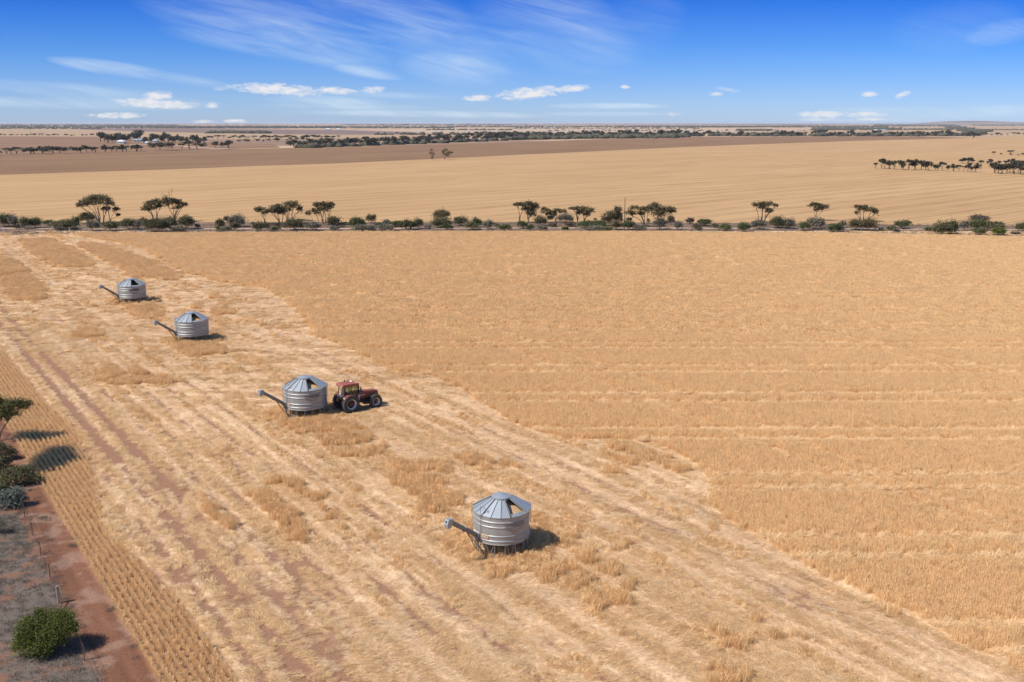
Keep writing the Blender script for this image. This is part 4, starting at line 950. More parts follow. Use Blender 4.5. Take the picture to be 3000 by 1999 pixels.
    if text:
        m = text[1]; wrap_text(text[0], .46, R(31), rad+.046, zr-.17, 'lettering', m, root, .022, .80)
        if i == 3: arc_mark([(R(31)+math.cos(q)*.55/rad, zt-H*.44-math.sin(q)*.30) for q in np.linspace(.15, math.pi-.15, 14)], .07, rad+.03, 'emblem', m, root)
        else: arc_mark([(R(31)+u/rad, zt-H*.42-v) for u, v in ((-.62, .02), (-.36, .10), (-.06, .25), (.06, .25), (.34, .12), (.62, -.04))], .06, rad+.012, 'emblem', m, root)
    if i in (0, 1):
        z0, hh, a1, a2 = zb+.40, .38, R(-26 if i == 0 else -33), R(-26-48 if i == 0 else -33-40)
        for nm, m_, r_, ins in (('sign_plate', M_SIGNRED, rad+.048, 0), ('sign_face', M_SIGN, rad+.053, .035)):
            V = []; F = []
            for k in range(9):
                a = a1-ins/rad+(a2-a1+2*ins/rad)*k/8; V += [wd(a, r_, z0+ins), wd(a, r_, z0+hh-ins)]
            F = [(2*k, 2*k+1, 2*k+3, 2*k+2) for k in range(8)]
            me = bpy.data.meshes.new(nm); me.from_pydata(V, [], F); me.materials.append(m_); o = link(nm, me, root)
        wrap_text('OVERSIZE', .33, a1-.05/rad, rad+.058, z0+.065, 'lettering', M_PAINT, root, .02, .86 if i == 0 else .8, 'RIGHT')
    return root
make_bin(0, 'nearest galvanised grain bin, full of grain, with a plain faded wall', ('SHARMAN', M_GHOST), .05)
make_bin(1, 'galvanised grain bin with faded lettering standing next to the red tractor', ('SHARMAN', M_FADED), .0)
make_bin(2, 'galvanised grain bin with bare unlettered wall, between the lettered bins', None, -.05)
make_bin(3, 'farthest galvanised grain bin with bold black lettering and a nearly empty hatch', ('SHARMAN', M_PAINT), -.5)

# ------------------------------------------------------------------ tractor
M_RED = pm('faded_red_paint', (.225, .050, .030), .55, noise=((3, .16, (1, 1, 1)), (16, .08, (1, 1, 1))), coat=.15)
M_RED2 = pm('sun_bleached_red_paint', (.26, .075, .050), .65, noise=((3, .15, (1, 1, 1)), (16, .1, (1, 1, 1))))
M_TYRE = pm('dusty_tyre_rubber', (.065, .056, .048), .9, noise=((5, .3, (1, 1, 1)),), bump=(30, .2, .01))
M_RIM = pm('dull_silver_rim', (.62, .60, .57), .5, .15, noise=((6, .15, (1, 1, 1)),))
M_HUB = pm('rusty_wheel_centre', (.09, .045, .035), .7, noise=((6, .3, (1, 1, 1)),))
M_BLACK = pm('black_chassis', (.022, .021, .02), .6, noise=((6, .3, (1, 1, 1)),))
M_PLASTIC = pm('grey_plastic', (.085, .085, .095), .5)
M_ORANGE = pm('orange_reflector', (.80, .21, .02), .5)
M_LAMP = pm('lamp_lens', (.75, .72, .66), .2)
def glass_mat():
    m, nt, p = mat_new('tinted_cab_glass'); N = nt.nodes.new; L = nt.links.new
    t = N('ShaderNodeBsdfTransparent'); t.inputs[0].default_value = (.52, .60, .50, 1); g = N('ShaderNodeBsdfGlossy'); g.inputs['Roughness'].default_value = .03
    f = N('ShaderNodeFresnel'); f.inputs[0].default_value = 1.5; ms = N('ShaderNodeMixShader'); L(f.outputs[0], ms.inputs[0]); L(t.outputs[0], ms.inputs[1]); L(g.outputs[0], ms.inputs[2])
    L(ms.outputs[0], nt.nodes['Material Output'].inputs['Surface']); return m
M_GLASS = glass_mat()
def tractor():
    g = G(1052, 1196)
    root = empty('tractor', g, R(38), 'red cab tractor with black exhaust stack parked beside the second nearest bin', 'tractor', scale=1.09)
    ox = -1.5
    def wheel(name, x, y, r, w, rim):
        s = 1 if y > 0 else -1; c = (x+ox, y, r-.03)
        mb = MB(); prof = [(rim, -w*.42), (rim+.05, -w*.5), (r*.80, -w*.52), (r*.93, -w*.46), (r*.965, -w*.25), (r*.97, 0), (r*.965, w*.25), (r*.93, w*.46), (r*.80, w*.52), (rim+.05, w*.5), (rim, w*.42)]
        mb.lathe(prof, 48, axis='y', c=c)
        nl = 22
        for k in range(nl):
            for q in (-1, 1):
                a = 2*math.pi*(k+(.5 if q > 0 else 0))/nl; p = Vector((c[0]+math.cos(a)*r*.985, c[1]+q*w*.25, c[2]+math.sin(a)*r*.985))
                b = Matrix.Rotation(-(a-math.pi/2), 3, 'Y') @ Matrix.Rotation(q*R(38), 3, 'Z')
                vs = [p+b @ Vector((dx*.036*r/.9, dy*w*.31, dz*.04)) for dz in (-1, 1) for dx, dy in ((-1, -1), (1, -1), (1, 1), (-1, 1))]
                mb.add(vs, [(3, 2, 1, 0), (4, 5, 6, 7), (0, 1, 5, 4), (1, 2, 6, 5), (2, 3, 7, 6), (3, 0, 4, 7)])
        t = mb.build(name, M_TYRE, root)
        mb = MB(); mb.lathe([(rim+.005, -w*.44), (rim-.03, -w*.40), (rim-.07, -w*.3), (rim-.09, 0), (rim-.07, w*.3), (rim-.03, w*.40), (rim+.005, w*.44)], 40, axis='y', c=c); mb.build('rim', M_RIM, t, True)
        mb = MB(); mb.lathe([(rim-.075, .02*s), (rim*.62, -.10*s), (.18, -.04*s), (.16, w*.22*s), (.01, w*.24*s)], 32, axis='y', c=c)
        for k in range(8):
            a = 2*math.pi*k/8; mb.tube([(c[0]+math.cos(a)*.26*rim/.5, c[1]-.06*s, c[2]+math.sin(a)*.26*rim/.5), (c[0]+math.cos(a)*.26*rim/.5, c[1]+.02*s, c[2]+math.sin(a)*.26*rim/.5)], .022, 6)
        mb.build('hub', M_HUB, t, True)
    for y in (-.98, .98): wheel('rear_wheel', 0, y, .97, .58, .54)
    for y in (-.92, .92): wheel('front_wheel', 3.0, y, .74, .46, .39)
    B = lambda name, m, *boxes, **k: (lambda mb: ([mb.box(*b) for b in boxes], mb.build(name, m, root, **k))[1])(MB())
    X = lambda x: x+ox
    B('chassis', M_BLACK, ((X(.1), 0, .98), (1.1, .75, .85)), ((X(1.6), 0, .95), (2.2, .52, .62)), ((X(3.05), 0, .80), (.9, .34, .3)), bevel=.04)
    mb = MB(); mb.tube([(X(0), -.8, .9), (X(0), .8, .9)], .15, 12); mb.build('rear_axle', M_BLACK, root, True)
    mb = MB(); mb.tube([(X(3.0), -.8, .66), (X(3.0), .8, .66)], .11, 12); mb.build('front_axle', M_BLACK, root, True)
    mb = MB(); P = [(X(1.02), 1.20), (X(3.55), 1.10), (X(3.66), 1.25), (X(3.64), 1.66), (X(3.50), 1.80), (X(1.02), 1.98)]; mb.prism(P, -.40, .40); hood = mb.build('hood', M_RED2, root, bevel=.07)
    for y in (-.405, .405):
        mb = MB(); mb.box((X(2.45), y*1.0, 1.42), (1.7, .02, .34)); mb.build('side_panel', M_RED, hood, bevel=.01)
        mb = MB(); mb.box((X(1.75), y*1.035, 1.52), (.62, .012, .05)); mb.build('badge', M_RIM, hood)
    mb = MB(); mb.box((X(3.665), 0, 1.42), (.03, .66, .42)); mb.build('grille', M_BLACK, hood)
    B('front_weight', M_BLACK, ((X(3.75), 0, .98), (.34, .62, .34)), bevel=.04)
    B('cab_base', M_RED, ((X(.30), 0, 1.45), (1.55, 1.05, .50)), ((X(.75), 0, 1.12), (.62, 1.18, .52)), bevel=.05)
    mb = MB()
    cp = [(-.58, .66), (-.02, .72), (.98, .66)]
    for x, y in cp:
        for s in (-1, 1): mb.tube([(X(x), s*y, 1.62), (X(x)+(.12 if x < -.3 else .04), s*(y-.05), 2.76)], .042, 6)
    for s in (-1, 1): mb.tube([(X(-.58), s*.66, 1.66), (X(-.02), s*.72, 1.66), (X(.98), s*.66, 1.66)], .04, 6); 
    mb.tube([(X(-.58), -.66, 1.66), (X(-.58), .66, 1.66)], .04, 6); mb.tube([(X(-.5), 0, 1.66), (X(-.44), 0, 2.74)], .025, 6)
    mb.build('cab_frame', M_BLACK, root)
    mb = MB()
    for s in (-1, 1):
        mb.add([(X(-.56), s*.65, 1.68), (X(-.03), s*.71, 1.68), (X(.0), s*.665, 2.72), (X(-.46), s*.61, 2.72)], [(0, 1, 2, 3)]); mb.add([(X(.0), s*.71, 1.68), (X(.96), s*.65, 1.68), (X(1.0), s*.61, 2.72), (X(.04), s*.665, 2.72)], [(0, 1, 2, 3)])
    mb.add([(X(-.57), -.63, 1.68), (X(-.57), .63, 1.68), (X(-.47), .59, 2.72), (X(-.47), -.59, 2.72)], [(0, 1, 2, 3)]); mb.add([(X(.98), -.63, 1.68), (X(.98), .63, 1.68), (X(1.01), .59, 2.72), (X(1.01), -.59, 2.72)], [(0, 1, 2, 3)])
    mb.build('cab_glass', M_GLASS, root)
    B('seat', M_BLACK, ((X(.05), 0, 1.85), (.5, .5, .16)), ((X(-.22), 0, 2.2), (.14, .46, .6)), bevel=.05)
    B('dashboard', M_BLACK, ((X(.72), 0, 1.85), (.25, .5, .4)), bevel=.04)
    mb = MB(); mb.tube([(X(.62), 0, 1.9), (X(.52), 0, 2.12)], .03, 6)
    mb.tube([(X(.50)+.06*math.sin(q), .2*math.cos(q), 2.14+.16*math.sin(q)) for q in np.linspace(0, 6.28, 17)], .018, 5); mb.build('steering_wheel', M_BLACK, root)
    mb = MB(); P = [(X(-.80), 2.74), (X(1.18), 2.74), (X(1.22), 2.82), (X(1.05), 2.97), (X(-.62), 3.02), (X(-.84), 2.88)]; mb.prism(P, -.78, .78); roof = mb.build('cab_roof', M_RED2, root, bevel=.06)
    for y in (-.6, .6):
        mb = MB(); mb.box((X(-.845), y, 2.85), (.04, .17, .10)); mb.build('work_light', M_LAMP, roof, bevel=.015)
    mb = MB(); mb.lathe([(.01, 0), (.12, 0), (.15, .05), (.10, .12), (.01, .14)], 14, c=(X(.78), .25, 2.98)); mb.build('receiver_dome', M_WHITE, roof, True)
    mb = MB(); mb.lathe([(.06, 0), (.06, .10), (.07, .11), (.06, .2), (.01, .24)], 12, c=(X(.2), .62, 2.98)); mb.tube([(X(.45), .60, 2.98), (X(.40), .62, 3.2), (X(.62), .56, 3.05)], .025, 5); mb.build('beacon', M_BLACK, roof, True)
    for s in (-1, 1):
        mb = MB(); pts = []
        for q in np.linspace(R(138), R(34), 11): pts.append((X(.02)+math.cos(q)*1.02, .93+math.sin(q)*1.0))
        pts += [(X(1.02), 1.38)]; inn = [(X(.02)+(p[0]-X(.02))*.95, .93+(p[1]-.93)*.95) for p in pts][::-1]
        n = len(pts)
        for k in range(n-1):
            mb.add([(pts[k][0], s*.62, pts[k][1]), (pts[k+1][0], s*.62, pts[k+1][1]), (pts[k+1][0], s*1.22, pts[k+1][1]), (pts[k][0], s*1.22, pts[k][1]),
                    (pts[k][0]+.0, s*.62, pts[k][1]-.06), (pts[k+1][0], s*.62, pts[k+1][1]-.06), (pts[k+1][0], s*1.22, pts[k+1][1]-.06), (pts[k][0], s*1.22, pts[k][1]-.06)], [(0, 1, 2, 3), (7, 6, 5, 4), (3, 2, 6, 7), (0, 4, 5, 1), (0, 3, 7, 4), (1, 5, 6, 2)])
        f = mb.build('fender', M_RED, root)
        mb = MB(); q = R(137); mb.box((X(.02)+math.cos(q)*1.05, s*1.02, .93+math.sin(q)*1.03), (.08, .20, .12)); mb.build('tail_light', M_LAMP, f, bevel=.02)
    B('rear_tank', M_PLASTIC, ((X(-.70), .12, 1.50), (.34, .85, .38)), bevel=.08)
    mb = MB(); mb.add([(X(-.93), -.02, 1.16), (X(-.93), .46, 1.16), (X(-.90), .22, 1.58), (X(-.90), -.02, 1.16), (X(-.90), .46, 1.16), (X(-.87), .22, 1.58)], [(2, 1, 0), (3, 4, 5), (0, 1, 4, 3), (1, 2, 5, 4), (2, 0, 3, 5)]); mb.build('slow_vehicle_triangle', M_ORANGE, root)
    mb = MB()
    for s in (-1, 1): mb.tube([(X(-.45), s*.32, .72), (X(-1.15), s*.42, .62)], .045, 6); mb.tube([(X(-.5), s*.4, 1.2), (X(-1.0), s*.42, .66)], .028, 6)
    mb.tube([(X(-.5), 0, 1.22), (X(-1.0), 0, 1.05)], .035, 6); mb.build('hitch_arm', M_BLACK, root)
    mb = MB(); mb.box((X(-.9), 0, .45), (1.5, .12, .06)); mb.build('drawbar', M_BLACK, root)
    mb = MB(); mb.tube([(X(1.16), -.62, 1.05), (X(1.16), -.62, 1.75)], .085, 12); mb.build('muffler', M_RIM, root, True)
    mb = MB(); mb.tube([(X(1.16), -.62, 1.75), (X(1.16), -.62, 2.86), (X(1.12), -.62, 2.96)], .075, 12); mb.build('exhaust_stack', M_BLACK, root, True)
    for s in (-1, 1):
        mb = MB(); mb.tube([(X(1.0), s*.62, 2.62), (X(1.12), s*1.0, 2.66), (X(1.14), s*1.12, 2.60)], .022, 5); mb.box((X(1.14), s*1.14, 2.42), (.05, .2, .34)); mb.build('mirror', M_BLACK, root)
    B('step', M_BLACK, ((X(.95), .78, .55), (.4, .26, .05)), ((X(.95), .76, .85), (.4, .24, .05)), ((X(.95), -.78, .55), (.4, .26, .05)), ((X(.95), -.76, .85), (.4, .24, .05)))
tractor()

# ------------------------------------------------------------------ the boundary fence on the left
def fence():
    t0 = None
    base = [(73,1516),(96,1571),(120,1633),(147,1694),(174,1768)]
    P = [G(*b) for b in base]; d = (P[3]-P[0])/3.0; o = P[0]
    root = empty('wire_fence', o, 0, 'rusty wire fence of thin star posts along the red track at lower left', 'fence')
    pos = [-1, 0, 1, 2, 3]; mb = None
    for k in range(-16, 8):
        p = d*k
        if k == 4: continue
        mb = MB(); mb.box((p.x, p.y, .56), (.045, .045, 1.2)); mb.box((p.x, p.y, .56), (.02, .09, 1.2), rot=(0, 0, .6)); mb.build('star_post', M_RUST, root)
    s = G(174, 1768)-o; mb = MB(); mb.tube([(s.x, s.y, -.1), (s.x-.03, s.y, .6), (s.x-.06, s.y+.02, 1.28)], [.12, .11, .10], 8); q = mb.build('strainer_post', M_DEAD, root); q['label'] = 'thick bleached wooden end post'
    mb = MB(); mb.tube([(s.x+.02, s.y, .75), (s.x+1.3*d.x/d.length, s.y+1.3*d.y/d.length, .05)], .04, 6); mb.build('stay', M_RUST, root)
    for z in (.30, .62, .92, 1.08):
        mb = MB(); a, b = d*-16, d*7; mb.tube([(a.x, a.y, z), (0, 0, z-.02), (s.x, s.y, z), (b.x, b.y, z)], .006, 4); mb.build('wire', M_RUST, root)
M_RUST = pm('rusty_steel', (.085, .045, .03), .85, noise=((9, .3, (1, 1, 1)),))
fence()

# ------------------------------------------------------------------ bushes and trees close by at the left edge
NEARG = 'trees and bushes by the fence at lower left'
def near_bush(name, label, bx, by, blobs, leaf, dens, col, seed, cat='bush', stems=7, rt=.05, trunk=None):
    g = G(bx, by); mpp = (g.y*math.cos(PITCH)+CAM_H*math.sin(PITCH))/FPX; rng = np.random.default_rng(seed)
    root = empty(name, g, 0, label, cat, NEARG)
    bl = []
    for (px, py, rx, ry, dy) in blobs:
        h = (by-py)*mpp/math.cos(PITCH)
        # straight up from the base plane: allow for the slope of the view when the clump sits nearer or farther
        z = h-dy*math.tan(math.atan((by-999.5)/FPX)+PITCH); bl.append((np.array(((px-bx)*mpp, dy, max(z, ry*mpp*.7))), (rx*mpp, rx*mpp*.95, ry*mpp)))
    foliage('crown' if trunk else 'foliage', root, bl, leaf, dens, col, seed)
    mb = MB()
    if trunk:
        for (pts, r) in trunk: mb.tube([Vector(p) for p in pts], [r*(1-.6*k/(len(pts)-1)) for k in range(len(pts))], 7)
    for c, rad in bl:
        b0 = Vector(trunk[0][0][-1]) if trunk else Vector((rng.normal()*.1, rng.normal()*.1, -.05))
        for q in range(max(2, stems//len(bl))): limb(mb, rng, b0, Vector(c)+Vector((rng.normal()*rad[0]*.4, rng.normal()*rad[1]*.4, rad[2]*.3)), rt, rt*.3, .12, 4)
    mb.build('trunk' if trunk else 'stem', M_BARK, root)
    return root
near_bush('round_bush', 'bright green rounded bush with ragged edge at the lower left corner', 150, 1908,
          [(135,1845,52,46,.3),(100,1838,40,36,-.2),(185,1822,38,32,.4),(165,1862,46,36,-.5),(90,1878,36,34,-.5),(130,1805,44,26,.6),(205,1848,30,28,.0),(178,1798,30,22,.8),(120,1895,50,24,-.7),(72,1900,22,22,-.6),(66,1855,16,14,.2),(112,1786,16,12,.5),(218,1825,14,13,.3),(150,1912,24,12,-.9),(192,1880,20,14,-.4),(84,1815,14,12,.3)],   .05, .85, 'bright', 5, stems=20, rt=.05)
near_bush('silver_bush', 'round silvery grey bush at the left edge above the fence posts', 50, 1482,
          [(48,1452,30,26,0),(20,1462,28,24,-.2),(62,1466,20,18,.2),(38,1474,34,16,-.4)], .07, .8, 'silver', 6, stems=12, rt=.03)
near_bush('olive_bush', 'low olive green bush in shade behind the silvery grey bush', 78, 1418,
          [(60,1394,36,24,0),(98,1402,26,15,.2),(30,1396,30,24,-.2),(74,1378,24,16,.5)], .075, 1.0, 'dgreen', 7, stems=9, rt=.03)
near_bush('grey_bush', 'dark grey green bush half cut by the left edge below the leaning tree', 8, 1346,
          [(6,1318,32,22,0),(32,1328,20,15,.1),(-22,1318,24,20,0),(4,1340,24,12,-.4)], .07, .9, 'dgreen', 8, stems=9, rt=.03)
near_bush('fence_tree', 'leaning tree with rounded olive crown at the left edge above the grey bush', -5, 1292,
          [(52,1190,34,22,.2),(24,1204,32,19,-.3),(4,1188,30,22,.5),(74,1186,22,16,.6),(48,1216,26,12,-.7),(-30,1180,40,28,.3),(0,1222,26,13,-.3)], .09, 1.2, 'olive', 9, cat='tree', stems=16, rt=.05,
          trunk=[([(0, 0, -.1), (.25, .1, .8), (.7, .1, 1.5), (1.2, .1, 2.1)], .12)])
near_bush('fence_tree', 'tall tree past the left edge that throws the big oval shadow over the stubble rows', -36, 1379,
          [(-60,1130,46,34,.2),(-85,1095,40,34,1.0),(-40,1150,36,26,-.8),(-88,1150,40,26,-.6),(-72,1080,34,26,-.4),(-62,1170,40,18,1.6),(-72,1112,40,26,2.4),(-90,1105,40,26,3.2),(-60,1140,40,26,-2.2),(-70,1165,38,24,-3.0)], .11, .9, 'olive', 10, cat='tree', stems=14, rt=.06,
          trunk=[([(0, 0, -.1), (-.2, .1, 2.2), (-.6, .1, 4.4), (-.8, .1, 6.2)], .16)])
near_bush('green_bush', 'yellow green bush at the left edge behind the silvery grey bush', 8, 1440,
          [(6,1412,24,20,0),(24,1424,18,14,-.2),(-18,1418,26,22,0)], .08, .75, 'olive', 11, stems=9, rt=.03)
near_bush('dark_bush', 'dark bush filling the shade between the olive bush and the grey bush', 4, 1392,
          [(2,1366,30,22,0),(-24,1372,30,24,.2),(34,1376,22,13,.1),(12,1350,20,14,.5)], .075, 1.0, 'dgreen', 14, stems=9, rt=.03)
near_bush('dark_bush', 'dark bush behind the silvery bush, touching the left edge', -4, 1462,
          [(-4,1432,26,22,0),(-26,1440,28,24,.2),(18,1440,18,14,.2)], .075, 1.0, 'dgreen', 15, stems=9, rt=.03)
near_bush('dry_bush', 'grey dry brush cut by the left edge below the silvery bush', -8, 1560,
          [(-6,1530,26,16,0),(10,1545,20,12,-.2),(-30,1540,24,18,0)], .06, .35, 'grey', 12, stems=12, rt=.02)
# ------------------------------------------------------------------ standing crop, lodged straw and ground cover (instanced blade patches)
SRC = bpy.data.collections.new('blade_patches')
def blade_patch(name, n, size, h, width, lean, seed, lying=False, pal=None, rows=None, head=True, pal2=None, spread=35, var=.16):
    rng = np.random.default_rng(seed)
    x = (rng.random(n)-.5)*size; y = (rng.random(n)-.5)*size
    if rows: y = (np.floor(rng.random(n)*size/rows)+.5)*rows-size/2+rng.normal(size=n)*rows*.16
    hh = h*(.72+.5*rng.random(n)); yaw = rng.random(n)*math.pi
    wx, wy = np.cos(yaw)*width/2, np.sin(yaw)*width/2
    if lying:
        az = rng.normal(size=n)*R(spread); el = np.abs(rng.normal(size=n))*.16
        dx, dy, dz = np.cos(az)*np.cos(el)*hh, np.sin(az)*np.cos(el)*hh, np.sin(el)*hh
        z0 = rng.random(n)*.07+.01
        wx, wy = -np.sin(az)*width/2, np.cos(az)*width/2
        x = x-dx*.5; y = y-dy*.5
    else:
        la = rng.random(n)*6.28; lm = np.abs(rng.normal(size=n))*lean
        dx, dy, dz = np.cos(la)*lm*hh, np.sin(la)*lm*hh, hh*np.sqrt(np.maximum(1-lm**2, .2)); z0 = np.full(n, -.03)
    V = np.zeros((n, 6, 3))
    k = .62
    for j, (f, w) in enumerate(((0, .55), (k, .6), (1, 1.0 if head else .4))):
        b = f*f if not lying else f
        cx, cy, cz = x+dx*b, y+dy*b, z0+dz*f-(.10*hh*f*f*.0)
        if j == 2 and not lying: cx = cx+dx*.25; cy = cy+dy*.25; cz = cz-.03
        V[:, 2*j] = np.stack([cx-wx*w, cy-wy*w, cz], 1); V[:, 2*j+1] = np.stack([cx+wx*w, cy+wy*w, cz], 1)
    F = np.zeros((n, 2, 4), dtype=int); b = np.arange(n)*6
    F[:, 0] = np.stack([b, b+1, b+3, b+2], 1); F[:, 1] = np.stack([b+2, b+3, b+5, b+4], 1)
    p = np.asarray(pal)[rng.integers(0, len(pal), n)]*((1-var)+2*var*rng.random((n, 1)))
    C = np.concatenate([np.repeat(p, 6, 0), np.ones((n*6, 1))], 1).astype(np.float32)
    me = mesh_np(name, V.reshape(-1, 3), F.reshape(-1, 4), M_BLADE, False, {'tint': ('FLOAT_COLOR', C)})
    return bpy.data.objects.new(name, me)
GOLD = [(.82, .573, .303), (.785, .538, .273), (.84, .603, .326), (.76, .513, .255)]
PALE = [(.90, .68, .43), (.85, .61, .36), (.93, .76, .54), (.76, .52, .29), (.58, .38, .20)]
MIDS = [(.80, .56, .30), (.73, .49, .245), (.86, .63, .36), (.63, .41, .20), (.46, .29, .145)]
GREY = [(.165, .135, .11), (.21, .17, .135), (.12, .10, .08), (.28, .20, .12), (.085, .075, .06)]
STUB = [(.88, .61, .32), (.79, .53, .26), (.92, .67, .38), (.68, .44, .21)]
GOLD_SHADED = [(.79, .535, .27), (.73, .48, .235), (.83, .58, .31), (.66, .42, .195)]  # gold of the loose patches, darkened to paint in the shade between standing stalks
def make_set(prefix, count, deep=False, **k):
    c = bpy.data.collections.new(prefix+'_set')
    for i in range(count):
        o = blade_patch(prefix, seed=100*len(bpy.data.collections)+i, **k); c.objects.link(o)
    if deep:
        k['pal'] = GOLD_SHADED
        for i in range(count): c.objects.link(blade_patch(prefix+'_z', seed=5000+i, **k))
    return c
def scatter(name, label, cat, P, rot, scl, idx, coll):
    n = len(P)
    me = bpy.data.meshes.new(name); me.vertices.add(n); me.vertices.foreach_set('co', np.asarray(P, dtype=np.float32).ravel())
    for an, ty, data, key in (('turn', 'FLOAT_VECTOR', rot, 'vector'), ('size', 'FLOAT_VECTOR', scl, 'vector'), ('pick', 'INT', idx, 'value')):
        a = me.attributes.new(an, ty, 'POINT'); a.data.foreach_set(key, np.ascontiguousarray(data, dtype=np.int32 if ty == 'INT' else np.float32).ravel())
    o = link(name, me); tag(o, label, cat, kind='stuff')
    ng = bpy.data.node_groups.new(name, 'GeometryNodeTree')
    ng.interface.new_socket('Geometry', in_out='INPUT', socket_type='NodeSocketGeometry'); ng.interface.new_socket('Geometry', in_out='OUTPUT', socket_type='NodeSocketGeometry')
    N = ng.nodes.new; L = ng.links.new
    gi, go = N('NodeGroupInput'), N('NodeGroupOutput'); ci = N('GeometryNodeCollectionInfo'); ci.inputs['Collection'].default_value = coll
    ci.inputs['Separate Children'].default_value = True; ci.inputs['Reset Children'].default_value = True
    ip = N('GeometryNodeInstanceOnPoints'); ip.inputs['Pick Instance'].default_value = True
    def attr(nm, dt):
        a = N('GeometryNodeInputNamedAttribute'); a.data_type = dt; a.inputs['Name'].default_value = nm; return a.outputs['Attribute']
    e = N('FunctionNodeEulerToRotation'); L(attr('turn', 'FLOAT_VECTOR'), e.inputs[0])
    L(gi.outputs[0], ip.inputs['Points']); L(ci.outputs[0], ip.inputs['Instance']); L(attr('pick', 'INT'), ip.inputs['Instance Index'])
    L(e.outputs[0], ip.inputs['Rotation']); L(attr('size', 'FLOAT_VECTOR'), ip.inputs['Scale']); L(ip.outputs[0], go.inputs[0])
    md = o.modifiers.new('scatter', 'NODES'); md.node_group = ng
    return o
def grid_pts(rng, y0, y1, step, pad=3.0):
    xs = np.arange(-180, 190, step); ys = np.arange(y0, y1, step)
    X, Y = np.meshgrid(xs, ys); X = X.ravel()+(rng.random(X.size)-.5)*step*.9; Y = Y.ravel()+(rng.random(X.size)-.5)*step*.9
    k = np.abs(X) < (Y*.535+pad); return X[k], Y[k]
TURN = G(1800, 1412)
def pale_mask(X, Y):
    s, t = ST(X, Y)
    a1 = fbm(s*.055, t*2.3, 21, 4); a2 = fbm(X*.25, Y*.9, 22, 4); mixn = ss(.4, .6, fbm(X*.03, Y*.03, 23, 2)+.25*ss(150, 100, Y)-.1)
    lanes = 0
    for tc in (24.4, 27.2, 29.5, 33, 35.3, 38.5, 40.8, 43.3, 45.6, 49.2, 51.5, 54.2, 56.4): lanes = np.maximum(lanes, np.exp(-((t-tc-.3*(fbm(s*.04, s*0+round(tc/5.4), 61, 2)-.5))/.42)**2))
    rr = np.hypot(X-TURN[0], Y-TURN[1]); lanes = np.maximum(lanes, ss(13, 10, rr)*ss(2, 4, rr)*np.exp(-((np.mod(rr, 2.3)-1.15)/.38)**2)*1.2)
    return ss(.45, .60, (a1*mixn+a2*(1-mixn))*.9+.20*lanes+.09*ss(46, 54, t)+.05*ss(120, 170, Y))
